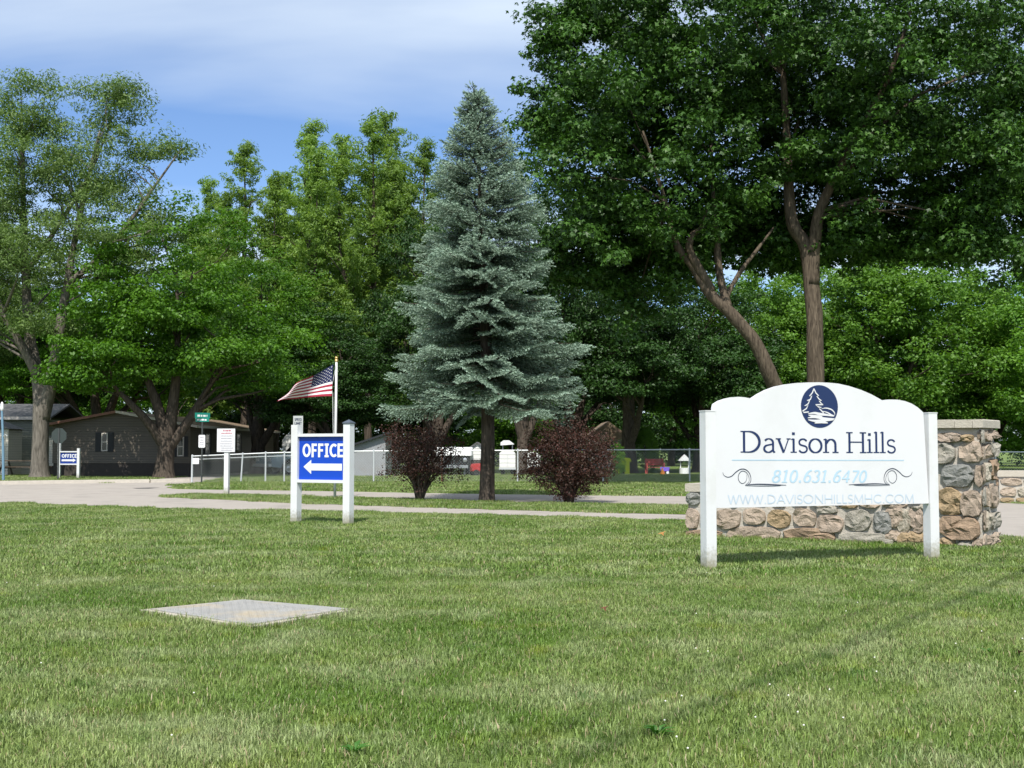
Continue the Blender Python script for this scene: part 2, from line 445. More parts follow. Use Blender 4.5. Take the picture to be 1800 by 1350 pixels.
M['shutter'] = plain('black_shutter', (0.022, 0.022, 0.024), 0.6, 0.15)
M['glass'] = plain('window_glass', (0.03, 0.035, 0.04), 0.08, 0.2, spec=0.6)
M['wood_dark'] = plain('weathered_wood', (0.10, 0.075, 0.055), 0.85, 0.25, 8)
M['carblue'] = plain('blue_grey_car_paint', (0.16, 0.22, 0.26), 0.3, 0.05, spec=0.5)
M['cardark'] = plain('dark_car_paint', (0.025, 0.027, 0.03), 0.3, 0.1)
M['tyre'] = plain('tyre_rubber', (0.02, 0.02, 0.02), 0.9, 0.1)
M['chrome'] = plain('wheel_metal', (0.55, 0.55, 0.56), 0.3, 0.05, metal=0.8)
M['redpaint'] = plain('red_paint', (0.42, 0.03, 0.03), 0.45, 0.1)
M['barnred'] = plain('red_stained_wood', (0.36, 0.06, 0.05), 0.7, 0.15)
M['yellow'] = plain('yellow_plastic', (0.55, 0.60, 0.02), 0.5, 0.08)
M['orange'] = plain('orange_plastic', (0.75, 0.25, 0.02), 0.5, 0.08)
M['purple'] = plain('purple_plastic', (0.16, 0.10, 0.55), 0.5, 0.1)
M['cable'] = plain('black_cable', (0.02, 0.02, 0.02), 0.7, 0.1)
M['turf'] = turf_ground()
M['blades'] = turf_blades()
M['bark_grey'] = barkmat('grey_bark', (0.085, 0.068, 0.052), (0.26, 0.215, 0.165))
M['bark_dark'] = barkmat('dark_bark', (0.035, 0.028, 0.022), (0.12, 0.095, 0.075))
M['bark_brown'] = barkmat('brown_bark', (0.040, 0.031, 0.023), (0.155, 0.122, 0.088))
M['bark_pale'] = barkmat('pale_bark', (0.070, 0.062, 0.052), (0.225, 0.20, 0.17), 12)
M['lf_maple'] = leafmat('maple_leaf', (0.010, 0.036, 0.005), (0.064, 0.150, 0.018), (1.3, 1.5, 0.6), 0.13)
M['lf_dense'] = leafmat('dense_maple_leaf', (0.028, 0.090, 0.006), (0.110, 0.240, 0.016), (1.6, 1.7, 0.6), 0.34)
M['lf_silver'] = leafmat('silver_maple_leaf', (0.072, 0.138, 0.030), (0.205, 0.305, 0.085), (1.4, 1.5, 0.8), 0.32)
M['lf_up'] = leafmat('upright_tree_leaf', (0.085, 0.165, 0.026), (0.225, 0.350, 0.070), (1.5, 1.5, 0.6), 0.38)
M['lf_bright'] = leafmat('bright_leaf', (0.056, 0.148, 0.016), (0.165, 0.320, 0.042), (1.5, 1.5, 0.6), 0.36)
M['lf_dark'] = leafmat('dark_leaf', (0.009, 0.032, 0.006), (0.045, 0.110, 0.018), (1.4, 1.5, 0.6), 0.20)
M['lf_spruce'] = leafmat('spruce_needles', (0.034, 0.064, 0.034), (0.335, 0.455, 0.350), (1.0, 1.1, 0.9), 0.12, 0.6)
M['lf_barberry'] = leafmat('barberry_leaf', (0.020, 0.020, 0.009), (0.110, 0.046, 0.038), (2.0, 1.1, 0.9), 0.25)
M['lf_weed'] = leafmat('weed_leaf', (0.05, 0.15, 0.02), (0.09, 0.24, 0.03), (1.4, 1.5, 0.6), 0.3)
M['clover'] = plain('clover_white', (0.75, 0.73, 0.66), 0.8, 0.1)
M['deadleaf'] = plain('dead_leaf', (0.42, 0.22, 0.07), 0.7, 0.3, 30)
M['deadleaf_brown'] = plain('brown_leaf', (0.16, 0.055, 0.03), 0.7, 0.3, 30)

# ------------------------------------------------------------------ ground, roads
mb = MB()
xs = [-700, -200, -60, -30, 0, 30, 60, 200, 700]; ys = [-300, -60, -10, 0, 20, 40, 70, 200, 900]
for i, x in enumerate(xs):
    for y in ys: mb.v.append((x, y, 0))
ny = len(ys)
for i in range(len(xs)-1):
    for j in range(ny-1):
        mb.f.append([i*ny+j, (i+1)*ny+j, (i+1)*ny+j+1, i*ny+j+1]); mb.m.append(0)
tag(mb.build('ground', M['turf']), kind='structure')

def g2(*pts): return [(G(x, y).x, G(x, y).y) for x, y in pts]
def wob(poly, amp, seed, step=0.35):
    """resample a closed outline and fray it a little"""
    rr = random.Random(seed); out = []
    n = len(poly)
    for i in range(n):
        a, b = Vector(poly[i]), Vector(poly[(i+1) % n]); L = (b-a).length
        k = max(1, min(120, int(L/step)))
        for j in range(k):
            p = a.lerp(b, j/k); q = mnoise.noise(Vector((p.x*1.1, p.y*1.1, seed)))*amp + rr.uniform(-.3, .3)*amp
            d = (b-a).normalized() if L > 0 else Vector((1, 0))
            out.append((p.x - d.y*q, p.y + d.x*q))
    return out
def sheet(name, poly, z, mat):
    tri = tessellate_polygon([[Vector((x, y, 0)) for x, y in poly]])
    b = MB(); b.v = [(x, y, z) for x, y in poly]
    for t in tri:
        a, c, d = t
        ar = (poly[c][0]-poly[a][0])*(poly[d][1]-poly[a][1]) - (poly[c][1]-poly[a][1])*(poly[d][0]-poly[a][0])
        b.f.append([a, c, d] if ar > 0 else [a, d, c]); b.m.append(0)
    return b.build(name, mat)
near_edge = g2((-500, 873), (-250, 877), (0, 883.5), (170, 889.5), (320, 895), (500, 897.5), (690, 901), (860, 905), (1000, 909), (1200, 916), (1420, 924), (1620, 934), (1800, 947))
near_edge += [(9.6, 14.6), (13, 10), (17, 3), (22, -8)]
road_far = [(38, -8), (34, 8), (27, 17), (20, 24), (15.5, 27.2)] + g2((1800, 886), (1650, 880), (1450, 875.5), (1200, 872.5), (900, 869.5), (690, 866), (530, 863), (400, 861.5), (310, 860), (292, 857.5), (312, 853), (345, 848.5))
road_far += [(-12.6, 52), (-12.9, 62), (-13.2, 90), (-14.6, 90), (-14.7, 62), (-15.0, 50)]
road_far += g2((258, 848.4), (200, 849), (100, 850.3), (0, 851.8), (-250, 855), (-500, 858))
ROAD = near_edge + road_far
tag(sheet('road', wob(ROAD, 0.13, 3, .22), 0.005, M['asphalt']), kind='structure')
MEDIAN = g2((284, 872.8), (330, 876.5), (420, 880), (530, 885.5), (620, 888.5), (900, 897), (1200, 905), (1320, 908), (1400, 906), (1400, 898), (1320, 892.5), (1200, 889.5), (900, 885), (690, 877.5), (530, 873), (400, 871), (330, 870))
tag(sheet('median', wob(MEDIAN, 0.09, 8, 0.25), 0.012, M['turf']), kind='structure')
# dark repair patch on the asphalt and a long hairline crack
p = g2((232, 858.2), (262, 857.4), (280, 857.6), (262, 859.3), (240, 859.3))
tag(sheet('road_patch', wob(p, 0.05, 5, .2), 0.009, M['patch']), kind='structure')

# kerb along the far side of the street on the left, in cast lengths
kp = [Vector((*q, 0)) for q in g2((-60, 852.8), (0, 851.6), (100, 850.1), (200, 848.8), (262, 848.2), (330, 847.2))]
kerb = empty('kerb', (kp[0].x, kp[0].y, 0)); tag(kerb, kind='structure')
for i in range(len(kp)-1):
    a, b = kp[i], kp[i+1]; L = (b-a).length; n = max(1, round(L/1.5)); ang = math.atan2(b.y-a.y, b.x-a.x)
    for j in range(n):
        q = a.lerp(b, j/n)
        bb = MB(); Lp = L/n - 0.012
        bb.prism([(0, 0), (0.30, 0), (0.28, 0.12), (0.12, 0.13), (0.02, 0.03)], 0, Lp)
        o = bb.build('kerb_stone', M['concrete'], kerb)
        o.location = (q - kp[0]); o.rotation_euler = (0, 0, ang - PI/2)

# ------------------------------------------------------------------ the entrance sign
SL, SR = G(1246, 1001), G(1638, 984)
F1 = Frame(((SL.x+SR.x)/2, (SL.y+SR.y)/2), math.atan2(SR.y-SL.y, SR.x-SL.x))
HW = (SR - SL).length / 2
sign = empty('entrance_sign', F1.o, F1.a, 'large white entrance sign with scalloped top and navy tree emblem before stone wall', 'sign')
PW = 0.125
for sgn_, top in ((-1, F1.px(1246, 723.5)[1]), (1, F1.px(1636, 727)[1])):
    b = MB(); x = sgn_*HW
    b.box(x-PW/2, x+PW/2, -PW/2, PW/2, 0, top)
    b.box(x-PW/2-.004, x+PW/2+.004, -PW/2-.004, PW/2+.004, top, top+.012)
    b.build('post', M['post'], sign)
pf = 0.040     # front face of the panel (local -y)
def z6(pts): return [F1.px(1230 + x/4.186, 660 + y/4.186, pf) for x, y in pts]
topline = z6([(65,262),(85,240),(115,210),(155,185),(200,170),(245,160),(290,157),(335,161),(385,171),(392,169),(440,137),(500,105),(570,80),(640,65),(720,55),(800,51),(880,50),(950,53),(1020,60),(1100,78),(1190,107),(1270,142),(1345,184),(1352,183),(1400,177),(1455,178),(1510,188),(1560,207),(1605,235),(1645,272)])
zb = F1.px(1258, 893, pf)[1]
xl, xr = -HW + PW/2 + .001, HW - PW/2 - .001
topline = [(min(max(x, xl), xr), z) for x, z in topline]
poly = [(xl, zb), (xr, zb)] + topline[::-1]
b = MB(); b.prism(poly, -pf, pf-.01); panel = b.build('panel', M['white_panel'], sign)

# ----- stroke lettering -----
def arc(cx, cz, rx, rz, a0, a1, n=16):
    return [(cx + rx*math.cos(R(a0+(a1-a0)*i/n)), cz + rz*math.sin(R(a0+(a1-a0)*i/n))) for i in range(n+1)]
def nib(pts, thick, thin, closed=False):
    """pen widths: thick on verticals, thin on horizontals"""
    k = len(pts); w = []
    for i in range(k):
        a, b = (pts[(i-1) % k], pts[(i+1) % k]) if closed else (pts[max(i-1,0)], pts[min(i+1,k-1)])
        l = math.hypot(b[0]-a[0], b[1]-a[1]) or 1
        w.append(thin + (thick-thin)*abs(b[1]-a[1])/l)
    return w
def glyph_serif(ch, T=0.105, t=0.045):
    s, xh = [], 0.66
    def line(a, b, w): s.append(([a, b], w, False))
    def ser(x, z, w=0.26): line((x-w/2, z), (x+w/2, z), t*0.9)
    if ch == 'H':
        line((.13,0), (.13,1), T); line((.67,0), (.67,1), T); line((.13,.52), (.67,.52), t)
        for x in (.13,.67): ser(x, .02); ser(x, .98)
        return s, .82
    if ch == 'D':
        line((.13,0), (.13,1), T); ser(.11,.02,.22); ser(.11,.98,.22)
        p = [(.13,.98)] + arc(.30,.5,.40,.48,90,-90,22) + [(.13,.02)]; s.append((p, nib(p, T*1.1, t), False)); return s, .82
    if ch == 'l':
        line((.12,0), (.12,1.03), T*.95); ser(.12,.02,.24); line((.03,.98), (.12,1.03), t); return s, .26
    if ch == 'i':
        line((.12,0), (.12,xh), T*.95); ser(.12,.02,.24); line((.03,xh-.04), (.12,xh), t); line((.06,.90), (.17,.90), .10); return s, .27
    if ch == 'n':
        line((.12,0), (.12,xh), T*.95); ser(.12,.02,.24); line((.03,xh-.04), (.12,xh), t)
        p = [(.12,.44)] + arc(.32,.40,.17,.24,155,0,12) + [(.49,.2), (.49,0)]; s.append((p, nib(p, T, t), False)); ser(.49,.02,.24); return s, .62
    if ch == 'o':
        p = arc(.28,.33,.235,.325,0,344,22); s.append((p, nib(p, T, t, True), True)); return s, .57
    if ch == 'v':
        line((.07,xh), (.27,0), T); line((.27,0), (.46,xh), t*1.1); ser(.07,xh-.01,.2); ser(.46,xh-.01,.16); return s, .53
    if ch == 's':
        p = arc(.21,.49,.145,.155,20,235,12) + arc(.21,.17,.155,.165,55,-160,12); s.append((p, nib(p, T*.75, t*1.3), False)); return s, .41
    if ch == 'a':
        p = arc(.23,.46,.16,.185,150,10,12) + [(.39,.40), (.39,.12), (.42,.02), (.47,.03)]; s.append((p, nib(p, T*.9, t), False))
        p = [(.39,.40), (.27,.37)] + arc(.21,.18,.155,.17,100,300,12) + [(.39,.12)]; s.append((p, nib(p, T*.9, t), False)); return s, .52
    return s, .30
def glyph_bold(ch, T=.205):
    s = []
    def line(a, b, w=T): s.append(([a, b], w, False))
    if ch == 'O': s.append((arc(.42,.5,.31,.40,0,345,26), nib(arc(.42,.5,.31,.40,0,345,26), T, .19, True), True)); return s, .86
    if ch == 'F':
        line((.17,0), (.17,1)); line((.17,.905), (.60,.905), .19); line((.17,.50), (.56,.50), .18); return s, .66
    if ch == 'E':
        line((.17,0), (.17,1)); line((.17,.905), (.62,.905), .19); line((.17,.5), (.59,.5), .18); line((.17,.095), (.62,.095), .19); return s, .70
    if ch == 'I':
        line((.27,0), (.27,1)); line((.06,.92), (.48,.92), .16); line((.06,.08), (.48,.08), .16); return s, .55
    if ch == 'C':
        p = arc(.44,.5,.33,.40,48,312,24); s.append((p, nib(p, T, .19), False)); return s, .74
    return s, .4
def glyph_digit(ch, T=.15, t=.07):
    s = []
    def cur(p, closed=False): s.append((p, nib(p, T, t, closed), closed))
    if ch == '8': cur(arc(.27,.75,.17,.21,0,345,18), True); cur(arc(.27,.27,.21,.25,0,345,18), True); return s, .58
    if ch == '1': s.append(([(.25,0), (.25,1)], T, False)); s.append(([(.08,.86), (.25,.97)], t, False)); s.append(([(.08,.03), (.42,.03)], t, False)); return s, .5
    if ch == '0': cur(arc(.28,.49,.20,.47,0,345,22), True); return s, .58
    if ch == '6': cur(arc(.28,.30,.19,.27,0,345,18), True); cur([(.10,.30), (.12,.55), (.20,.78), (.32,.93), (.46,.98)]); return s, .58
    if ch == '3': cur(arc(.24,.74,.17,.22,150,-80,14)); cur(arc(.24,.27,.20,.25,85,-150,14)); return s, .53
    if ch == '4': s.append(([(.40,0), (.40,.98)], T, False)); s.append(([(.38,.96), (.06,.32)], t, False)); s.append(([(.04,.30), (.54,.30)], t*1.2, False)); return s, .6
    if ch == '7': s.append(([(.06,.93), (.50,.93)], t*1.5, False)); s.append(([(.47,.93), (.22,0)], T*.9, False)); return s, .54
    if ch == '.': s.append(([(.09,.07), (.23,.07)], .15, False)); return s, .32
    return s, .3
def glyph_caps(ch, T=.085):
    s = []
    def line(*p): s.append((list(p), T, False))
    if ch == 'W': line((.03,1), (.26,0)); line((.26,0), (.47,.95)); line((.47,.95), (.68,0)); line((.68,0), (.93,1)); return s, 1.0
    if ch == 'D': line((.1,0), (.1,1)); s.append(([(.1,.96)] + arc(.28,.5,.42,.46,90,-90,18) + [(.1,.04)], T, False)); return s, .84
    if ch == 'A': line((.02,0), (.36,1)); line((.36,1), (.70,0)); line((.15,.35), (.57,.35)); return s, .74
    if ch == 'V': line((.02,1), (.36,0)); line((.36,0), (.70,1)); return s, .74
    if ch == 'I': line((.1,0), (.1,1)); return s, .24
    if ch == 'S': s.append((arc(.26,.74,.19,.22,30,250,12) + arc(.25,.26,.21,.24,70,-150,12), T, False)); return s, .54
    if ch == 'O': s.append((arc(.46,.5,.40,.47,0,345,26), T, True)); return s, .96
    if ch == 'N': line((.1,0), (.1,1)); line((.1,1), (.74,0)); line((.74,0), (.74,1)); return s, .86
    if ch == 'H': line((.1,0), (.1,1)); line((.70,0), (.70,1)); line((.1,.52), (.70,.52)); return s, .82
    if ch == 'L': line((.1,1), (.1,.04)); line((.1,.04), (.46,.04)); return s, .52
    if ch == 'M': line((.08,0), (.14,1)); line((.14,1), (.46,.1)); line((.46,.1), (.78,1)); line((.78,1), (.84,0)); return s, .94
    if ch == 'C': s.append((arc(.46,.5,.38,.47,42,318,22), T, False)); return s, .84
    if ch == 'E': line((.1,0), (.1,1)); line((.1,.96), (.5,.96)); line((.1,.52), (.46,.52)); line((.1,.04), (.5,.04)); return s, .58
    if ch == 'P': line((.1,0), (.1,1)); s.append(([(.1,.96)] + arc(.28,.73,.22,.23,90,-90,10) + [(.1,.5)], T, False)); return s, .56
    if ch == 'T': line((.3,0), (.3,1)); line((0,.96), (.6,.96)); return s, .62
    if ch == '.': s.append(([(.08,.05), (.18,.05)], .1, False)); return s, .26
    return s, .4
def lettering(text, gl, x0, x1, z0, capf, parent, mat, y, name=None, slope=0.0, slant=0.0, kw={}):
    """set text between x0 and x1, baseline z0 at x0 rising by slope; one mesh per letter, or one for all if name is given"""
    gs = [gl(c, **kw) for c in text]; tot = sum(a for _, a in gs); k = (x1-x0)/tot; x = x0
    allb = MB()
    for c, (st, adv) in zip(text, gs):
        b = MB() if name is None else allb
        for i, (pts, w, closed) in enumerate(st):
            P = [(x + (px_ + slant*pz_)*k, z0 + slope*(x + px_*k - x0) + pz_*capf) for px_, pz_ in pts]
            kk = (k + capf) / 2
            W = [q*kk for q in w] if hasattr(w, '__len__') else w*kk
            b.ribbon(P, W, y - 0.0004*i, closed)
        if name is None and st: b.build('letter', mat, parent)
        x += adv*k
    if name: allb.build(name, mat, parent)
yf = -pf - .0025
def zq(x, y): return F1.px(1230 + x/4.186, 660 + y/4.186, pf)
a0, a1 = zq(300, 566), zq(1445, 570)
lettering('Davison Hills', glyph_serif, a0[0], a1[0], a0[1], (zq(300,408)[1]-a0[1]), panel, M['navy'], yf, slope=(a1[1]-a0[1])/(a1[0]-a0[0]))
a0, a1 = zq(525, 787), zq(1225, 787)
lettering('810.631.6470', glyph_digit, a0[0], a1[0], a0[1], zq(525,695)[1]-a0[1], panel, M['lightblue'], yf, 'phone_number', slope=(a1[1]-a0[1])/(a1[0]-a0[0]), slant=.18)
a0, a1 = zq(205, 945), zq(1580, 937)
lettering('WWW.DAVISONHILLSMHC.COM', glyph_caps, a0[0], a1[0], a0[1], zq(205,878)[1]-a0[1], panel, M['paleblue'], yf, 'web_address', slope=(a1[1]-a0[1])/(a1[0]-a0[0]), kw={'T': .10})
b = MB(); b.ribbon([zq(236,622), zq(1503,624)], .011, yf); b.build('rule', M['lightblue'], panel)
# scroll ornaments
def smooth(pts, n=8):
    out = []
    for i in range(len(pts)-1):
        p0, p1, p2, p3 = pts[max(i-1,0)], pts[i], pts[i+1], pts[min(i+2,len(pts)-1)]
        for j in range(n):
            t = j/n
            out.append(tuple(.5*((2*p1[k]) + (-p0[k]+p2[k])*t + (2*p0[k]-5*p1[k]+4*p2[k]-p3[k])*t*t + (-p0[k]+3*p1[k]-3*p2[k]+p3[k])*t**3) for k in (0, 1)))
    out.append(pts[-1]); return out
sc1 = [(168,712),(178,735),(205,748),(235,740),(265,712),(300,690),(335,692),(362,715),(375,750),(372,785),(350,806)]
sc2 = [(345,730),(346,755),(336,782),(315,795),(295,785),(283,760),(286,730),(303,707),(325,704),(345,718),(360,745),(362,780),(340,803)]
sc3 = [(333,806),(420,800),(520,802),(635,807)]
sc4 = [(333,811),(450,813),(560,812),(600,809)]
for mir in (False, True):
    b = MB()
    for i, (s_, w) in enumerate(((sc1, .0085), (sc2, .006), (sc3, .010), (sc4, .006))):
        p = [((1731 - x) if mir else x, y - (3 if mir else 0)) for x, y in s_]
        P = [zq(*q) for q in smooth(p)]
        b.ribbon(P, [w*(.45 + .75*math.sin(PI*j/(len(P)-1))) for j in range(len(P))], yf - .0004*i)
    b.build('scroll_ornament', M['ink'], panel)
# emblem: navy oval with white outlined fir and wave strokes
ec, er, et = zq(881, 228), zq(1016, 228), zq(881, 71)
rx, rz = er[0]-ec[0], et[1]-ec[1]
ov = [(ec[0]+rx*math.cos(2*PI*i/48), ec[1]+rz*math.sin(2*PI*i/48)) for i in range(48)]
b = MB(); b.prism(ov, yf, -pf+.002); emb = b.build('emblem', M['navy'], panel)
firL = [(838,97),(826,128),(806,152),(822,150),(812,176),(788,186),(806,184),(796,208),(770,224),(794,222),(782,244),(755,262),(765,272),(800,268)]
firR = [(838,97),(852,128),(872,150),(860,152),(874,172),(893,186),(878,188),(890,204),(906,214),(850,216),(872,232),(893,236),(878,244),(910,276)]
b = MB()
for i, f in enumerate((firL, firR)):
    b.ribbon([zq(*q) for q in f], .014, yf - .003 - .0004*i)
b.build('fir_outline', M['white_panel'], emb)
b = MB()
waves = [[(893,246),(925,240),(965,250),(988,272),(992,292)], [(900,262),(935,272),(968,290),(990,296)], [(795,282),(840,276),(880,284),(930,290),(985,300)],
         [(798,292),(850,300),(900,302)], [(792,312),(850,306),(920,318),(990,318)], [(795,326),(850,334),(920,330),(985,326)], [(842,350),(890,342),(940,350)]]
for i, w in enumerate(waves):
    P = [zq(*q) for q in smooth(w, 6)]
    b.ribbon(P, [(.026 if i not in (0, 1) else .013)*(.25 + .9*math.sin(PI*j/(len(P)-1))) for j in range(len(P))], yf - .003 - .0004*i)
b.build('wave_strokes', M['white_panel'], emb)

# ------------------------------------------------------------------ office signs
def office_sign(base_l, base_r, tops, rail_top, rail_bot, label, arrow_left, face, pw, capright, ang=None):
    A, B = G(*base_l), G(*base_r)
    a = ang if ang is not None else math.atan2(B.y-A.y, B.x-A.x)
    mid = (A+B)/2
    F = Frame((mid.x, mid.y), a)
    xl_, xr_ = F.px(*base_l)[0], F.px(*base_r)[0]
    t = empty('office_sign', F.o, a, label, 'sign')
    for x, tp, cp in ((xl_, tops[0], False), (xr_, tops[1], capright)):
        zt = F.px(600 if cp is None else base_l[0], tp)[1]
        b = MB(); b.box(x-pw/2, x+pw/2, -pw/2, pw/2, 0, zt); po = b.build('post', M['post'], t)
        if cp:
            b = MB(); w = pw/2+.012
            b.add([(x-w,-w,zt),(x+w,-w,zt),(x+w,w,zt),(x-w,w,zt),(x-w,-w,zt+.02),(x+w,-w,zt+.02),(x+w,w,zt+.02),(x-w,w,zt+.02),(x,0,zt+.075)],
                  [(0,3,2,1),(0,1,5,4),(1,2,6,5),(2,3,7,6),(3,0,4,7),(4,5,8),(5,6,8),(6,7,8),(7,4,8)])
            b.build('post_cap', M['slate'], po)
    i0, i1 = xl_+pw/2+.001, xr_-pw/2-.001
    zt, zb_ = F.px(base_l[0]+15, rail_top)[1], F.px(base_l[0]+15, rail_bot)[1]
    rh = .05
    for z in (zt-rh, zb_):
        b = MB(); b.box(i0, i1, -pw/2+.002, pw/2-.03, z, z+rh); b.build('rail', M['white'], t)
    b = MB(); b.box(i0, i1, -.012, .012, zb_+rh+.001, zt-rh-.001); pn = b.build('panel', M[face], t)
    H = zt-zb_-2*rh; W = i1-i0; zz = zb_+rh
    lettering('OFFICE', glyph_bold, i0+.075*W, i1-.02*W, zz+H*.52, H*.32, pn, M['white_flat'], -.0150)
    ar = [(.10,.30),(.27,.46),(.27,.375),(.94,.375),(.94,.215),(.27,.215),(.27,.13)]
    if not arrow_left: ar = [(1.02-x, z) for x, z in ar][::-1]
    b = MB(); b.prism([(i0+x*W, zz+z*H) for x, z in ar][::-1] if arrow_left else [(i0+x*W, zz+z*H) for x, z in ar][::-1], -.0165, -.013)
    b.build('arrow', M['white_flat'], pn)
    return t
office_sign((520, 920), (612, 923), (747, 746), 762.5, 848, 'blue office sign with arrow pointing left on tall white posts in lawn', True, 'officeblue', .135, True, ang=R(-27))
office_sign((103.5, 841.2), (137.5, 842), (776, 788), 793, 817, 'small dark blue office sign with arrow pointing right by far kerb', False, 'officenavy', .11, False, ang=R(-4))

# ------------------------------------------------------------------ stone walls
def stone_mesh(w, h, d, rng, name='stone', n=14):
    """rough split boulder face: w x h outline in x,z, standing d proud of the wall (towards -y)"""
    e = rng.uniform(3.2, 7.0); rot = rng.uniform(-.10, .10)
    cut = [rng.uniform(.72, 1.0) for _ in range(4)]           # knocked-off corners
    ring = []
    for i in range(n):
        q = 2*PI*i/n + rng.uniform(-.10, .10); c, s = math.cos(q), math.sin(q)
        r = (abs(c)**e + abs(s)**e)**(-1/e)*(1 + rng.uniform(-.07, .05))
        x, z = c*r, s*r
        k = (0 if z > 0 else 2) + (0 if x > 0 else 1)
        m_ = abs(x) + abs(z); lim = 2*cut[k]*.93
        if m_ > lim: x *= lim/m_; z *= lim/m_
        ring.append((x*math.cos(rot)-z*math.sin(rot)*.6, x*math.sin(rot)*.6+z*math.cos(rot)))
    b = MB(); sh = (rng.uniform(-.35, .35), rng.uniform(-.35, .35)); seed = rng.uniform(0, 99)
    levels = [(1.0, .03), (1.0, -.62*d), (.955, -.95*d), (.68, -1.05*d), (.34, -1.1*d)]
    vs = []
    tilt = (rng.uniform(-.7, .7), rng.uniform(-.5, .7))
    for k, (sc, y) in enumerate(levels):
        for x, z in ring:
            X, Z = (x*sc + sh[0]*(1-sc))*w/2, (z*sc + sh[1]*(1-sc))*h/2
            f = mnoise.noise(Vector((X*11+seed, Z*11, seed))) + .6*mnoise.noise(Vector((X*27, Z*27+seed, seed)))
            yy = y + (f*.80*d if k > 1 else 0) + (x*tilt[0]+z*tilt[1])*sc*d*.55*(k > 0)
            vs.append((X, min(yy, .03), Z))
    vs.append((sh[0]*w/2, -1.1*d, sh[1]*h/2))
    fs = []
    for k in range(len(levels)-1):
        for i in range(n):
            j = (i+1) % n; fs.append((k*n+i, k*n+j, (k+1)*n+j, (k+1)*n+i))
    c = len(vs)-1; k = (len(levels)-1)*n
    for i in range(n): fs.append((k+i, k+(i+1) % n, c))
    b.add(vs, fs); return b
def put_stone(parent, x, z, w, h, mi, rng, d=.045, ang=0.0, y=0.0):
    o = stone_mesh(w, h, d, rng).build('stone', STONES[mi], parent)
    o.location = (x, y, z); o.rotation_euler = (0, 0, ang); return o
def cap_slabs(parent, x0, x1, y0, y1, z0, z1, seams, rng):
    e = [x0] + seams + [x1]
    for a, c in zip(e[:-1], e[1:]):
        b = MB(); dz = rng.uniform(-.004, .004); j = rng.uniform(-.006, .006); bv = .012
        b.prism([(a+.003, z0), (c-.003, z0), (c-.003, z1-bv+dz), (c-.003-bv, z1+dz), (a+.003+bv, z1+dz), (a+.003, z1-bv+dz)], y0+j, y1)
        b.build('cap_stone', M['capstone'], parent)
rng = random.Random(5)
A_, C_ = G(1211, 941), G(1590, 957.5)
FW = Frame((A_.x, A_.y), math.atan2(C_.y-A_.y, C_.x-A_.x)); WL = (C_-A_).length
wall = empty('stone_wall', FW.o, FW.a, 'low field stone wall with flat cap and tall pier behind entrance sign', 'wall')
WT = .55
zc0, zc1 = FW.px(1218, 864)[1], FW.px(1218, 850)[1]
b = MB(); b.box(0.02, WL+.3, 0, WT, -.05, zc0-.001); b.build('mortar_core', M['mortar'], wall)
cap_slabs(wall, -.04, WL-.02, -.05, WT+.05, zc0, zc1, [.72, 1.46, 2.15, 2.8], rng)
def zw(x, y): return FW.px(1180 + x/2.903, 640 + y/2.903)
def stone_px(parent, conv, r, mi, pad=.012, d=.045):
    x0, y0, x1, y1 = r; a = conv(x0, y1); c = conv(x1, y0)
    return put_stone(parent, (a[0]+c[0])/2, (a[1]+c[1])/2, abs(c[0]-a[0])+.004, abs(c[1]-a[1])+.002, mi, rng, d)
low = [((80,655,150,715),5),((78,735,142,838),6),((80,848,262,892),4),((225,742,355,838),0),((368,738,480,816),3),((495,742,612,834),1),((622,738,740,826),3),
       ((745,768,878,858),6),((748,722,850,760),2),((888,740,1022,852),2),((1030,752,1126,868),5),((1148,738,1226,860),7),((1232,760,1292,862),0),((150,740,215,835),7),
       ((288,832,562,910),0),((578,842,838,916),4),((848,864,1142,932),2),((1160,862,1292,936),1),((1215,725,1290,752),2)]
for r, mi in low: stone_px(wall, zw, r, mi)
# courses hidden behind the sign panel
zr = zw(700, 735)[1] + .015
x = .35
while x < WL-.1:
    w = rng.uniform(.22, .38)
    put_stone(wall, x+w/2, (zr+zc0)/2+rng.uniform(-.01, .01), w-.02, (zc0-zr)*rng.uniform(.78, .95), rng.randrange(8), rng); x += w+.015
# end face of the wall
for z0, z1 in ((.03,.26),(.28,.5),(.52,zc0-.01)):
    put_stone(wall, .02, (z0+z1)/2, WT*.45, z1-z0-.02, rng.randrange(8), rng, .035, -PI/2, WT*.25)
    put_stone(wall, .02, (z0+z1)/2, WT*.45, z1-z0-.02, rng.randrange(8), rng, .035, -PI/2, WT*.75)
# pier
Rr = G(1727, 964)
pa = FW.a - R(3)
PWD, PT = 1.30, .72
P0 = Rr - Vector((math.cos(pa), math.sin(pa), 0))*PWD
FP = Frame((P0.x, P0.y), pa)
pr_ = Matrix.Rotation(FW.a, 4, 'Z').inverted() @ Matrix.Translation(P0 - FW.o)
pier = empty('pier', (0, 0, 0)); pier.parent = wall
dl = P0 - FW.o
pier.location = (dl.dot(FW.x), dl.dot(FW.y), 0); pier.rotation_euler = (0, 0, pa-FW.a)
def zp(x, y): return FP.px(1560 + x/3.858, 660 + y/3.858)
pz0, pz1 = zp(600, 354)[1], zp(600, 297)[1]
b = MB(); b.add([(0,0,-.05),(PWD+.02,-.02,-.05),(PWD+.02,PT,-.05),(0,PT,-.05),(0,0,pz0-.001),(PWD-.02,0.02,pz0-.001),(PWD-.02,PT,pz0-.001),(0,PT,pz0-.001)],
      [(0,3,2,1),(4,5,6,7),(0,1,5,4),(1,2,6,5),(2,3,7,6),(3,0,4,7)])
b.build('mortar_core', M['mortar'], pier)
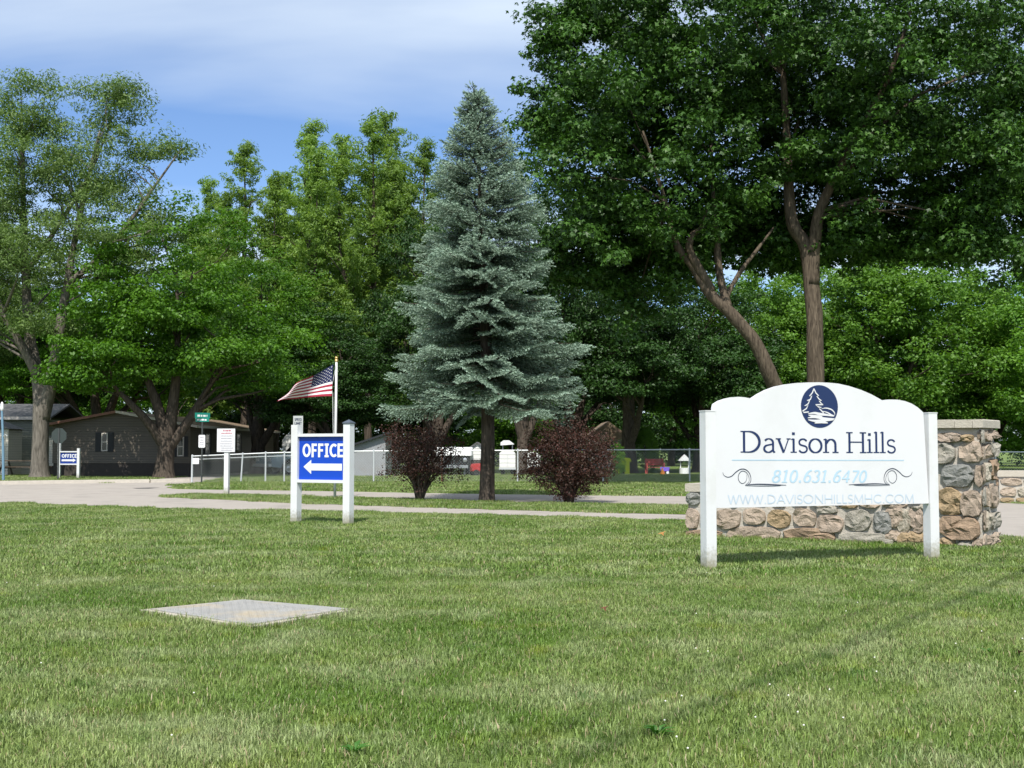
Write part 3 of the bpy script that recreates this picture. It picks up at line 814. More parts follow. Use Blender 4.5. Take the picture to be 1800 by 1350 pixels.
cap_slabs(pier, -.05, PWD+.06, -.06, PT+.06, pz0, pz1, [zp(463, 330)[0], zp(584, 330)[0], PWD*.30], rng) if False else cap_slabs(pier, -.05, PWD+.06, -.06, PT+.06, pz0, pz1, sorted([PWD*.28, zp(463, 330)[0], zp(584, 330)[0]]), rng)
ps = [((338,388,502,452),6),((505,400,584,450),1),((325,452,462,600),2),((488,446,646,588),3),((372,604,592,756),5),((340,760,512,944),1),((505,782,640,952),0),
      ((345,955,632,1108),4),((350,1100,466,1178),1),((478,1122,580,1186),2),((582,1108,665,1186),0),((600,610,652,755),0)]
for r, mi in ps: stone_px(pier, zp, r, mi, d=.06)
for z0, z1 in ((.04,.2),(.22,.52),(.55,.82),(.85,1.1),(1.13,1.36),(1.38,pz0-.02)):      # left part behind the sign, and the far edge
    for x0, x1 in ((.02,.30),(.33,.56)):
        put_stone(pier, (x0+x1)/2, (z0+z1)/2, x1-x0-.02, z1-z0-.02, rng.randrange(8), rng, .05)
side = [(.02,.17,.0,.36),(.02,.19,.38,.70),(.20,.50,.0,.30),(.21,.46,.32,.70),(.52,.82,.02,.30),(.49,.84,.33,.70),(.85,1.12,.0,.34),(.87,1.16,.36,.70),(1.15,1.36,.02,.33),(1.18,1.40,.35,.70),(1.38,pz0-.02,.0,.38),(1.42,pz0-.02,.40,.70)]
for k, (z0, z1, y0, y1) in enumerate(side):
    put_stone(pier, PWD-.005, (z0+z1)/2, y1-y0+.02, z1-z0-.015, (0,3,7,2,3,0,7,4,3,2,0,6)[k], rng, .06, PI/2, (y0+y1)/2)
# front stones wrapping the right-hand corner
for k, (z0, z1) in enumerate(((.04,.2),(.22,.5),(.54,.8),(.84,1.1),(1.14,1.34),(1.36,pz0-.02))):
    x0 = zp(668, 700)[0]
    put_stone(pier, (x0+PWD)/2+.01, (z0+z1)/2, (PWD-x0)+.03, z1-z0-.02, (3,0,2,0,3,2)[k], rng, .055)
# the matching wall across the entrance
B0 = G(1757, 883.5)
FB = Frame((B0.x, B0.y), R(-6))
wall2 = empty('stone_wall', FB.o, FB.a, 'far stone wall with flat cap across the entrance at right edge', 'wall')
b = MB(); b.box(0, 4.2, 0, .55, -.05, .62); b.build('mortar_core', M['mortar'], wall2)
cap_slabs(wall2, -.05, 4.25, -.05, .6, .621, .76, [.75, 1.6, 2.4, 3.3], rng)
for z0, z1, x in ((.0,.13,0), (.15,.38,.0), (.4,.6,.02)):
    while x < 4.0:
        w = rng.uniform(.3, .55) if z0 else rng.uniform(.25, .4)
        put_stone(wall2, x+w/2, (z0+z1)/2, w-.02, z1-z0-.015, (5,2,7,3,5,2)[rng.randrange(6)] if z0 else 1, rng, .04); x += w+.015
for z0, z1 in ((.02,.3),(.32,.6)): put_stone(wall2, .0, (z0+z1)/2, .45, z1-z0-.02, rng.randrange(8), rng, .04, -PI/2, .27)

# ------------------------------------------------------------------ buried cover slab in the lawn
sl = g2((246, 1077.5), (441, 1108), (628, 1076.5), (428, 1059))
cxy = (sum(p[0] for p in sl)/4, sum(p[1] for p in sl)/4)
slab = empty('cover_slab', (*cxy, 0), 0, 'grey diamond-set access cover slab sunk in the lawn', 'cover')
def ring_prism(b, poly, z0, z1, m=0):
    n = len(poly)
    vs = [(x, y, z0) for x, y in poly] + [(x, y, z1) for x, y in poly]
    b.add(vs, [tuple(n+i for i in range(n))] + [(i, (i+1) % n, n+(i+1) % n, n+i) for i in range(n)], m)
loc = [(x-cxy[0], y-cxy[1]) for x, y in sl]
b = MB(); ring_prism(b, wob(loc, .02, 4, .12), -.05, .026); b.build('rim', M['slabrim'], slab)
b = MB(); ring_prism(b, wob([(x*.91, y*.91) for x, y in loc], .006, 9, .1), 0, .034); cov = b.build('cover', M['slab'], slab)
b = MB()
e1, e2 = Vector(loc[1])-Vector(loc[0]), Vector(loc[3])-Vector(loc[0])
for i in range(1, 24):                                   # raised tread bars
    for j in range(1, 24):
        u, v = i/24, j/24
        p = (Vector(loc[0]) + e1*u + e2*v)*.87
        d1 = (e1.normalized() if (i+j) % 2 else e2.normalized()); d2 = Vector((-d1.y, d1.x))
        q = [p+d1*.017, p+d2*.006, p-d1*.017, p-d2*.006]
        ring_prism(b, [(t.x, t.y) for t in q], .034, .0362)
o = b.build('tread_bars', M['slab'], cov); o['kind'] = 'stuff'

# ------------------------------------------------------------------ small signs, poles, flag
def stuffed(o): o['kind'] = 'stuff'; return o
def text_marks(b, x0, x1, zs, rr, h, y, m=0):
    for z in zs:
        x = x0 + rr.uniform(0, .12)*(x1-x0); e = x1 - rr.uniform(0, .12)*(x1-x0)
        while x < e:
            w = rr.uniform(.5, 1.6)*h
            b.box(x, min(x+w, e), y-.001, y, z, z+h*rr.uniform(.7, 1)); x += w + h*.35
rr = random.Random(9)
nb = G(397, 870.5)
t = empty('notice_sign', nb, R(-8), 'white notice board with small lettering on white post beside far lane', 'sign')
FN = Frame((nb.x, nb.y), R(-8))
x0, zt = FN.px(382.5, 753.5); x1, zb_ = FN.px(413.5, 794.5)
b = MB(); b.box(-.062, .062, -.01, .112, 0, zt-.05); b.build('post', M['post'], t)
b = MB(); b.box(x0, x1, -.035, -.012, zb_, zt); pn = b.build('board', M['white_panel'], t)
W, H = x1-x0, zt-zb_
b = MB(); text_marks(b, x0+.32*W, x1-.22*W, [zb_+H*.885], rr, .045, -.037); text_marks(b, x0+.24*W, x1-.14*W, [zb_+H*.78], rr, .03, -.037); stuffed(b.build('heading_lines', M['signred'], pn))
b = MB(); text_marks(b, x0+.18*W, x1-.10*W, [zb_+H*k for k in (.67,.565,.45,.335,.24,.15,.06)], rr, .024, -.037); stuffed(b.build('text_lines', M['signgrey'], pn))
# street name post with parking plate
sb = G(355, 850.5); SY = sb.y + 1.2; sb = Vector((at(355, 800, SY).x, SY, 0))
t = empty('street_sign', sb, 0, 'green street name blades over small white plate on dark post', 'sign')
ztop = at(355, 742, SY).z
b = MB(); b.tube([(0,0,0),(0,0,ztop)], .032, 8); b.build('post', M['darkpost'], t)
for py0, py1, a, nm in ((734, 741.5, R(4), 0), (725.5, 735.5, R(38), 1)):
    z1, z0 = at(355, py0, SY).z, at(355, py1, SY).z
    b = MB(); Mr = Matrix.Rotation(a, 4, 'Z'); hw_ = .245 if nm == 0 else .30
    b.box(-hw_, hw_, -.006, .006, z0, z1, M=Mr); bl = b.build('name_blade', M['streetgreen'], t)
    b = MB(); text_marks(b, -hw_*.8, hw_*.75, [z0+(z1-z0)*.3], rr, (z1-z0)*.42, -.009); b2 = b.build('name_letters', M['white_flat'], bl); b2.rotation_euler = (0, 0, a)
z1, z0 = at(353, 764.5, SY).z, at(353, 787, SY).z
b = MB(); w = .125; q = .03
b.prism([(-w+q,z0),(w-q,z0),(w,z0+q),(w,z1-q),(w-q,z1),(-w+q,z1),(-w,z1-q),(-w,z0+q)], -.046, -.036); pl = b.build('plate', M['white_panel'], t)
b = MB(); text_marks(b, -.07, .07, [z0+(z1-z0)*k for k in (.76,.56,.36,.2)], rr, .035, -.048); stuffed(b.build('text_lines', M['signgrey'], pl))
# speed limit sign whose lower half hides behind the office sign post
SY = 38.0
t = empty('speed_limit_sign', (at(523.5, 800, SY).x, SY, 0), 0, 'grey speed limit plate peeking above left post of blue office sign', 'sign')
z1 = at(523, 731, SY).z; hw_ = .155
b = MB(); b.box(-.022, .022, 0, .03, 0, z1-.04); b.build('post', M['darkpost'], t)
b = MB(); b.box(-hw_, hw_, -.008, -.002, z1-.62, z1); pl = b.build('plate', M['greysign'], t)
for wd, zz in (('SPEED', z1-.16), ('LIMIT', z1-.28)):
    lettering(wd, glyph_caps, -hw_*.72, hw_*.78, zz, .085, pl, M['ink'], -.0105, 'lettering', kw={'T': .2})
# stop sign seen from behind
SY = 49.0
t = empty('stop_sign', (at(103, 800, SY).x, SY, 0), 0, 'octagonal road sign seen from its bare metal back beside far office sign', 'sign')
zc_ = at(103, 766, SY).z; r_ = .33
b = MB(); b.box(-.03, .03, -.03, .0, 0, zc_+r_*.9); b.build('post', M['darkpost'], t)
b = MB(); b.prism([(r_*math.cos(R(22.5+45*i)), zc_+r_*math.sin(R(22.5+45*i))) for i in range(8)], .003, .009); b.build('plate', M['signback'], t)
# blue-grey lamp post on the far left
SY = 47.5; q0, q1 = at(6, 841, SY), at(0, 722, SY)
t = empty('lamp_post', (q0.x, SY, 0), 0, 'thin blue-grey post at far left edge of the street', 'lamp post')
b = MB(); b.tube([(0,0,0), (-.03,0,1.0), (-.07,0,2.0), (-.12,0,q1.z)], [.055,.05,.045,.04], 10); b.build('pole', M['bluepost'], t)
b = MB(); b.lathe([(.07,0),(.07,.02),(.05,.05),(.0,.05)], 12, M=Matrix.Translation((0,0,0))); b.build('base_flange', M['galv'], t)
b = MB(); b.lathe([(.0,.0),(.05,.01),(.07,.08),(.06,.26),(.03,.34),(.0,.36)], 12, M=Matrix.Translation((-.12,0,q1.z))); b.build('lamp_head', M['white_flat'], t)
b = MB(); b.tube([(-.05,-.03,1.75),(.05,-.05,1.86),(.12,-.05,1.80),(.16,-.05,1.82)], .012, 6); b.build('bracket', M['galv'], t)

# flagpole and flag
fb = G(588.5, 877); FY = fb.y
t = empty('flagpole', fb, 0, 'slim white flagpole with gold ball finial behind office sign', 'flagpole')
ft = at(591.5, 633, FY); lean = ft.x - fb.x
b = MB(); b.tube([(0,0,0),(lean*.5,0,ft.z/2),(lean,0,ft.z)], [.036,.034,.030], 12); b.build('pole', M['white'], t, True)
b = MB(); b.lathe([(.0,-.045),(.02,-.03),(.045,0),(.032,.032),(.0,.045)], 14, M=Matrix.Translation((lean,0,ft.z+.05))); b.lathe([(.04,-.06),(.045,-.01),(.02,0)], 12, M=Matrix.Translation((lean,0,ft.z+.02))); b.build('finial', M['gold'], t, True)
b = MB(); q = at(587.5, 692, FY) - fb
b.tube([(lean*.97,-.04,ft.z-.12),(lean-.11,-.05,ft.z*.80),(q.x-.03,-.05,q.z),(lean*.7-.06,-.05,ft.z*.5),(lean*.45-.02,-.05,ft.z*.33)], .006, 5); b.build('halyard', M['white_flat'], t)
h1, h0 = at(587, 641, FY), at(584, 696.5, FY)        # hoist edge top and bottom
tipT, tipB = at(509, 690, FY), at(497, 708, FY)
midT, midB = at(543, 665, FY), at(527, 697, FY)
fo = empty('flag', (fb.x, fb.y, 0), 0, 'wind-blown stars and stripes flag streaming left from the white pole', 'flag')
def flagpt(u, v, off=0.0):
    """u 0 hoist..1 fly, v 0 bottom..1 top"""
    def bez(a, m, c, u): return a*(1-u)**2 + m*2*u*(1-u) + c*u*u
    top = bez(h1, midT, tipT, u); bot = bez(h0, midB, tipB, u)
    p = bot.lerp(top, v) - fb
    # cloth billows towards and away from the viewer, making up the true fly length
    p.y += -.10 + .30*math.sin(u*5.2 + v*1.4)*u**.7 + .12*math.sin(u*11 - v*3)*u - .25*u + off
    p.z += .020*math.sin(u*9 + v*2)*u
    return p
nu, nv = 60, 39
b = MB(); vs = [flagpt(i/nu, j/nv) for i in range(nu+1) for j in range(nv+1)]
fs_r, fs_w, fs_b = [], [], []
for i in range(nu):
    for j in range(nv):
        f = (i*(nv+1)+j, (i+1)*(nv+1)+j, (i+1)*(nv+1)+j+1, i*(nv+1)+j+1)
        if i/nu < .40 and j >= 18: fs_b.append(f)
        elif (j//3) % 2 == 0: fs_r.append(f)
        else: fs_w.append(f)
for nm, fs, mt in (('red_stripes', fs_r, 'flag_red'), ('white_stripes', fs_w, 'flag_white'), ('canton', fs_b, 'flag_blue')):
    b = MB(); idx = {}
    for f in fs:
        g_ = []
        for k in f:
            if k not in idx: idx[k] = len(b.v); b.v.append(tuple(vs[k]))
            g_.append(idx[k])
        b.f.append(g_); b.m.append(0)
    fp = b.build(nm, M[mt], fo, True)
b = MB()
for row in range(9):
    for c in range(6 if row % 2 == 0 else 5):
        u = .40*((c*2 + (1 if row % 2 == 0 else 2))/12); v = 18/39 + (21/39)*((row+1)/10)
        for off in (-.004, .004):
            P = []
            for k in range(10):
                rad = .021 if k % 2 == 0 else .009
                P.append(flagpt(min(.4, u + rad*math.sin(k*PI/5)*.62), v + rad*math.cos(k*PI/5), off))
            P.append(flagpt(u, v, off))
            b.add(P, [(k, (k+1) % 10, 10) for k in range(10)])
st = b.build('stars', M['flag_white'], fp); st['kind'] = 'stuff'

# ------------------------------------------------------------------ chain-link fence
fx0, fx1 = G(338, 848), None
FYD = fx0.y
posts_px = [338, 424, 467, 500, 560, 612, 657, 777, 910, 1060, 1212, 1340, 1470, 1600, 1750, 1860]
fence = empty('chain_link_fence', (0, FYD, 0), 0, 'long galvanised chain-link fence across the far lawn', 'fence')
def fx(px): return at(px, 800, FYD).x
def ftop(px): return float(np.interp(px, [338, 480, 620, 900, 1230, 1800], [1.00, 1.13, 1.19, 1.22, 1.25, 1.15]))
for k, p in enumerate(posts_px):
    b = MB(); le = .06 if p == 424 else 0
    b.tube([(fx(p), 0, 0), (fx(p)+le, 0, ftop(p)+.02)], .030 if k else .038, 8)
    b.lathe([(.04,0),(.04,.02),(.0,.045)], 8, M=Matrix.Translation((fx(p)+le, 0, ftop(p)+.02)))
    b.build('post', M['rust'] if p == 777 else M['galv'], fence)
for a, c in zip(posts_px[:-1], posts_px[1:]):
    xa, xb, za, zb2 = fx(a), fx(c), ftop(a), ftop(c)
    b = MB(); b.tube([(xa,0,za), (xb,0,zb2)], .022, 8); b.build('top_rail', M['galv'], fence)
    if c <= 560:
        b = MB(); b.tube([(xa,.05,za-.13), (xb,.05,zb2-.13)], .016, 6); b.build('lower_rail', M['galv'], fence)
    b = MB(); L = xb-xa; H = (za+zb2)/2 - .03; s_ = .105; k = -H
    def wire(p, q):
        for w_ in ((.0045, 0), (0, .0045)):
            pass
        d = Vector((q[0]-p[0], 0, q[1]-p[1])); l = d.length
        if l < .02: return
        n_ = Vector((-d.z/l, 0, d.x/l))*.0021; P, Q = Vector((xa+p[0], -.02, .03+p[1])), Vector((xa+q[0], -.02, .03+q[1]))
        y_ = Vector((0, .004, 0))
        b.add([P+n_, P-n_, P-y_, Q+n_, Q-n_, Q-y_], [(0,2,5,3),(2,1,4,5),(1,0,3,4)])
    while k < L:
        xs0, xs1 = max(k, 0), min(k+H, L)
        if xs1 > xs0:
            wire((xs0, xs0-k), (xs1, xs1-k)); wire((xs0, H-(xs0-k)), (xs1, H-(xs1-k)))
        k += s_
    b.build('wire_mesh', M['galv'], fence)
b = MB(); b.box(fx(338)+.03, fx(338)+.27, -.05, -.04, .70, .93); b.build('tag_plate', M['white_flat'], fence)

# ------------------------------------------------------------------ buildings
def window(parent, x, z0, z1, w, y, shut=.0, name='window'):
    f = MB(); t_ = .05
    f.box(x-w/2, x-w/2+t_, y-.04, y, z0, z1); f.box(x+w/2-t_, x+w/2, y-.04, y, z0, z1)
    f.box(x-w/2+t_, x+w/2-t_, y-.04, y, z0, z0+t_); f.box(x-w/2+t_, x+w/2-t_, y-.04, y, z1-t_, z1); f.box(x-w/2+t_, x+w/2-t_, y-.035, y, (z0+z1)/2-.025, (z0+z1)/2+.025)
    o = f.build(name, M['trim'], parent)
    for a, c in ((z0+t_, (z0+z1)/2-.025), ((z0+z1)/2+.025, z1-t_)):
        g_ = MB(); g_.box(x-w/2+t_+.001, x+w/2-t_-.001, y-.015, y-.004, a+.001, c-.001); g_.build('pane', M['glass'], o)
    if shut:
        for s_ in (-1, 1):
            g_ = MB(); xx = x + s_*(w/2+shut/2+.02)
            g_.box(xx-shut/2, xx+shut/2, y-.03, y-.002, z0-.03, z1+.03)
            for k in range(9):
                zz = z0 + (z1-z0)*(k+.5)/9; g_.box(xx-shut/2+.03, xx+shut/2-.03, y-.045, y-.031, zz-.03, zz+.03)
            g_.build('shutter', M['shutter'], parent)
    return o
# tan mobile home, gable end to the street
HY = 54.5
hl, hr = at(92, 800, HY).x, at(334, 800, HY).x
rx_ = at(207, 722, HY); ez = at(95, 747, HY).z; HLn = 19.0
home = empty('mobile_home', (0, HY, 0), 0, 'tan sided mobile home with dark shutters in deep tree shade', 'mobile home')
zs = .62
rz_ = rx_.z; rxx = rx_.x
ezr = ez - .05
b = MB(); b.prism([(hl, zs), (hr, zs), (hr, ezr), (rxx, rz_-.1), (hl, ez)], 0, HLn); b.build('wall', M['shaded_tan_siding'], home)
b = MB(); b.box(hl+.04, hr-.04, .04, HLn-.04, 0, zs-.001); b.build('skirting', M['skirt'], home)
def slope(b, xa, za, xb, zb3, y0, y1, th=.10, m=0):
    b.prism([(xa, za), (xb, zb3), (xb, zb3+th), (xa, za+th)], y0, y1, m)
b = MB(); k1 = (rz_-.1-ez)/(rxx-hl); slope(b, hl-.35, ez-.35*k1, rxx, rz_-.098, -.3, HLn+.3); b.build('roof', M['shingle'], home)
k2 = (rz_-.1-ezr)/(hr-rxx); b = MB(); slope(b, rxx+.001, rz_-.098, hr+.35, ezr-.35*k2, -.3, HLn+.3); b.build('roof', M['shingle'], home)
b = MB(); b.prism([(rxx, rz_-.11), (hr+.36, ezr-.35*k2-.012), (hr+.36, ezr-.35*k2+.10), (rxx, rz_+.005)], -.33, -.302); b.prism([(hr+.352, ezr-.35*k2-.02), (hr+.375, ezr-.35*k2-.02), (hr+.375, ezr-.35*k2+.1), (hr+.352, ezr-.35*k2+.1)], -.30, HLn+.3); b.build('trim_board', M['trim'], home)
b = MB(); b.prism([(hl-.36, ez-.35*k1-.012), (rxx-.002, rz_-.11), (rxx-.002, rz_+.005), (hl-.36, ez-.35*k1+.10)], -.33, -.302); b.build('trim_board', M['fascia'], home)
wx = at(184, 776, HY).x; window(home, wx, at(184, 793, HY).z, at(184, 761, HY).z, .29, -.003, .25)
wx = at(330, 780, HY).x - .32
window(home, wx, at(330, 802, HY).z, at(330, 768, HY).z, .30, -.003, .17)
# windows on the long side (facing the lane)
def side_window(parent, x, yy, z0, z1, w):
    o = window(parent, 0, z0, z1, w, 0, .30); 
    ch = [c for c in parent.children if c.name.startswith('shutter') and c.location.length == 0 and c.get('_s') is None]
    for c in [o] + ch[-2:]:
        c.location = (x, yy, 0); c.rotation_euler = (0, 0, PI/2); c['_s'] = 1
side_window(home, hr+.003, 3.0, 1.05, 2.0, .8); side_window(home, hr+.003, 9.5, 1.15, 2.1, .9)
b = MB(); b.box(hr+.003, hr+.05, 6.0, 6.95, .7, 2.15); dr = b.build('door', M['beige_siding'], home)
b = MB(); b.lathe([(0,0),(.03,.01),(.03,.04),(0,.05)], 8, M=Matrix.Translation((hr+.05, 6.1, 1.35)) @ Matrix.Rotation(PI/2, 4, 'Y')); b.build('handle', M['galv'], dr)
for a, c in ((home.children[i], 0) for i in range(1)):
    if wx: break
# grey-green mobile home at far left
HY2 = 60.0
g0, g1 = at(-170, 800, HY2).x, at(82, 800, HY2).x
home2 = empty('mobile_home', (0, HY2, 0), 0, 'grey-green mobile home with pale skirting at far left behind the picnic table', 'mobile home')
et_ = at(60, 737, HY2).z
b = MB(); b.box(g0, g1, 0, 4.4, .72, et_); b.build('wall', M['green_siding'], home2)
b = MB(); b.box(g0+.03, g1-.03, .03, 4.3, 0, .719); b.build('skirting', M['beige_siding'], home2)
b = MB(); b.prism([(-.35, et_+.02), (2.2, et_+.75), (4.8, et_+.02), (4.8, et_+.10), (2.2, et_+.85), (-.35, et_+.10)], g0-.2, g1+.3, M=Matrix.Rotation(PI/2, 4, 'Z') @ Matrix.Scale(-1, 4, (0,1,0))); b.build('roof', M['greyroof'], home2)
window(home2, at(35, 780, HY2).x - 1.6, 1.3, 2.2, .8, -.003, .0)
b = MB(); b.box(g0-.2, g1+.3, -.40, -.36, et_-.03, et_+.12); b.build('gutter', M['trim'], home2)
# made-up pale block painting the sun patch on the grey-green home's side
HY3 = 57.5
p0, p1 = at(86, 800, HY3).x, at(101, 800, HY3).x
po = empty('sun_patch_block', (0, HY3, 0), 0, 'added pale beige clapboard block standing for a sun patch between the two mobile homes', 'sun_patch_block')
pt = at(90, 769, HY3).z
b = MB(); b.box(p0, p1, 0, 2.2, .45, pt); b.build('wall', M['beige_siding'], po)
b = MB(); b.prism([(p0-.1, pt+.02), (p1+.1, pt+.02), (p1+.1, pt+.08), (p0-.1, pt+.08)], -.1, 2.3); b.build('roof', M['greyroof'], po)
b = MB(); b.box(p0+.02, p1-.02, .02, 2.1, 0, .449); b.build('base', M['skirt'], po)
# sunlit front corner of the grey-green home, added as its own pale block
HY4 = 57.0
p1 = at(14, 800, HY4).x; po = empty('shed', (0, HY4, 0), 0, 'added pale clapboard block standing for the sunlit home corner behind the thin post', 'shed')
pt = at(5, 754, HY4).z
b = MB(); b.box(p1-2.6, p1, 0, 1.6, 0.0, pt); b.build('wall', M['beige_siding'], po)
b = MB(); b.prism([(p1-2.8, pt+.01), (p1+.12, pt+.01), (p1-1.3, pt+.55)], -.12, 1.7); b.build('roof', M['greyroof'], po)
# grey metal shed right of the office sign
HY5 = 55.0
s0, s1 = at(612, 800, HY5).x, at(668, 800, HY5).x
zl, zr2 = at(622, 783, HY5).z, at(668, 765, HY5).z
sh = empty('metal_shed', (0, HY5, 0), 0, 'weathered grey metal shed with slanting roof between office sign and dark shrub', 'shed')
b = MB(); b.prism([(s0, 0), (s1+.25, 0), (s1+.25, zr2), (s0, zl-.1)], 0, 3); b.build('wall', M['metal_siding'], sh)
b = MB()
for k in range(12): b.box(s0+.06+k*.13, s0+.09+k*.13, -.014, -.001, .02, zl-.15+k*.045)
b.build('ribs', M['metal_siding'], sh)
b = MB(); b.prism([(s0-.25, zl-.18), (s1+.45, zr2+.07), (s1+.45, zr2+.16), (s0-.25, zl-.09)], -.25, 3.2); b.build('roof', M['cardark'], sh)
# white camper behind the tan home
HY6 = 70.0
c0, c1 = at(496, 800, HY6).x, at(575, 800, HY6).x; ct = at(505, 764, HY6).z
cp = empty('camper', (0, HY6, 0), 0, 'white camper trailer just visible behind the tan home and office sign', 'camper')
b = MB(); b.prism([(c0, .6), (c1, .6), (c1, ct), (c0+.25, ct), (c0, ct-.3)], 0, 2.2); b.build('body', M['white_siding'], cp)
for x in (c0+1.2, c1-.8):
    b = MB(); b.lathe([(0,0),(.34,0),(.34,.18),(0,.18)], 18, M=Matrix.Translation((x, .02, .34)) @ Matrix.Rotation(PI/2, 4, 'X')); b.build('wheel', M['tyre'], cp)
b = MB(); b.box(c0+.7, c0+1.5, -.02, -.002, 1.4, 1.9); b.build('window', M['glass'], cp)
# white gambrel shed with open door
HY7 = 57.6
def hx(px, Y): return at(px, 800, Y).x
s0, s1 = hx(815, HY7), hx(862, HY7); zt_ = at(838, 779, HY7).z
sh = empty('barn_shed', (0, HY7, 0), 0, 'white barn-shaped garden shed left of the spruce trunk', 'shed')
w_ = s1-s0; e_ = at(818, 808, HY7).z; m_ = (s0+s1)/2
d0, d1, dz_ = hx(827, HY7), hx(847, HY7), at(830, 808, HY7).z
gam = [(s0, 0), (d0, 0), (d0, dz_), (d1, dz_), (d1, 0), (s1, 0), (s1, e_), (s1-.16*w_, e_+.62*(zt_-e_)), (m_, zt_), (s0+.16*w_, e_+.62*(zt_-e_)), (s0, e_)]
b = MB(); b.prism(gam, 0, .08); b.box(s0, s0+.08, .081, 3, 0, e_); b.box(s1-.08, s1, .081, 3, 0, e_); b.box(s0+.081, s1-.081, 2.92, 3, 0, e_); b.build('wall', M['white_siding'], sh)
b = MB()
rp_ = gam[6:][::1]
for (xa, za), (xb, zb3) in zip(rp_[:-1], rp_[1:]):
    b.prism([(xb, zb3), (xa, za), (xa, za+.06), (xb, zb3+.06)], -.12, 3.1)
b.build('roof', M['greyroof'], sh)
b = MB(); b.box(d0+.02, d0+.45, -.05, -.01, .03, dz_); b.build('door', M['skirt'], sh)
# small red lawn tractor in front of it
HY8 = 55.8
tx = hx(846, HY8)
tr = empty('lawn_tractor', (tx, HY8, 0), R(20), 'small red lawn tractor parked before the white barn shed', 'tractor'); tr.scale = (.72, .72, .8)
b = MB(); b.prism([(-.65,.30),(.55,.30),(.6,.45),(.1,.5),(.05,.62),(-.1,.75),(-.6,.72),(-.68,.55)], -.25, .25); b.build('hood', M['redpaint'], tr)
b = MB(); b.prism([(.1,.5),(.5,.5),(.58,.95),(.48,.97),(.42,.62),(.12,.6)], -.2, .2); b.build('seat', M['cardark'], tr)
for x, r_ in ((-.45,.2),(.4,.28)):
    for s_ in (-1, 1):
        b = MB(); b.lathe([(0,-.07),(r_*.5,-.07),(r_*.55,-.06),(r_,-.06),(r_,.06),(r_*.55,.06),(r_*.5,.07),(0,.07)], 18, M=Matrix.Translation((x, s_*.36, r_)) @ Matrix.Rotation(PI/2, 4, 'X')); b.build('wheel', M['tyre'], tr)
b = MB(); b.tube([(-.05,0,.7),(.08,0,.92)], .02, 6); b.lathe([(.14,-.015),(.17,0),(.14,.015)], 16, M=Matrix.Translation((.09,0,.93)) @ Matrix.Rotation(R(30), 4, 'Y')); b.build('steering_wheel', M['cardark'], tr)
# motor home front with dark windscreen
HY9 = 57.0
x0, x1 = hx(783, HY9), hx(813, HY9); zt_ = at(800, 786, HY9).z
mh = empty('motor_home', ((x0+x1)/2, HY9, 0), 0, 'motor home with white roof cap and dark windscreen behind the rusty fence post', 'motor home')
hw_ = (x1-x0)/2 + .35
def shell(b, prof, half, taper=.0, M=None):
    """side profile (y,z) swept across x with rounded shoulders"""
    n = len(prof); rows = [(-half, .92), (-half*.94, 1.0), (half*.94, 1.0), (half, .92)]
    cy_ = sum(p[0] for p in prof)/n; cz_ = sum(p[1] for p in prof)/n
    vs = [Vector((x, cy_+(y-cy_)*k, cz_+(z-cz_)*k)) for x, k in rows for y, z in prof]
    if M is not None: vs = [M @ v for v in vs]
    fs = []
    for r in range(3):
        for i in range(n):
            j = (i+1) % n; fs.append((r*n+i, (r+1)*n+i, (r+1)*n+j, r*n+j))
    fs += [tuple(range(n)), tuple(3*n+i for i in range(n))[::-1]]
    b.add(vs, fs)
b = MB(); shell(b, [(0,.45),(-.05,.95),(.25,1.05),(.45,.45)], hw_); b.build('hood', M['cardark'], mh)
b = MB(); shell(b, [(.22,1.06),(.55,zt_-.42),(5.5,zt_-.42),(5.5,.45),(.46,.45)], hw_); b.build('body', M['white_siding'], mh)
b = MB(); shell(b, [(-.15,zt_-.40),(-.05,zt_-.1),(.4,zt_),(5.5,zt_),(5.5,zt_-.41),(.2,zt_-.41)], hw_+.12); b.build('roof_cap', M['white_flat'], mh)
b = MB(); b.add([(-hw_*.86,.20,1.10),(hw_*.86,.20,1.10),(hw_*.8,.50,zt_-.47),(-hw_*.8,.50,zt_-.47)], [(0,1,2,3)]); b.add([(-hw_*.86,.21,1.10),(hw_*.86,.21,1.10),(hw_*.8,.51,zt_-.47),(-hw_*.8,.51,zt_-.47)], [(3,2,1,0)]); b.build('windscreen', M['glass'], mh)
for s_ in (-1, 1):
    b = MB(); b.lathe([(0,.0),(.09,.0),(.1,.03),(.0,.05)], 12, M=Matrix.Translation((s_*hw_*.7, -.06, .75)) @ Matrix.Rotation(PI/2, 4, 'X')); b.build('headlight', M['chrome'], mh)
    b = MB(); b.lathe([(0,-.1),(.34,-.1),(.36,-.06),(.36,.06),(.34,.1),(0,.1)], 18, M=Matrix.Translation((s_*(hw_-.12), .75, .36)) @ Matrix.Rotation(PI/2, 4, 'Y')); b.build('wheel', M['tyre'], mh)
b = MB(); b.box(-hw_*.9, hw_*.9, -.16, -.08, .36, .5); b.build('bumper', M['chrome'], mh)
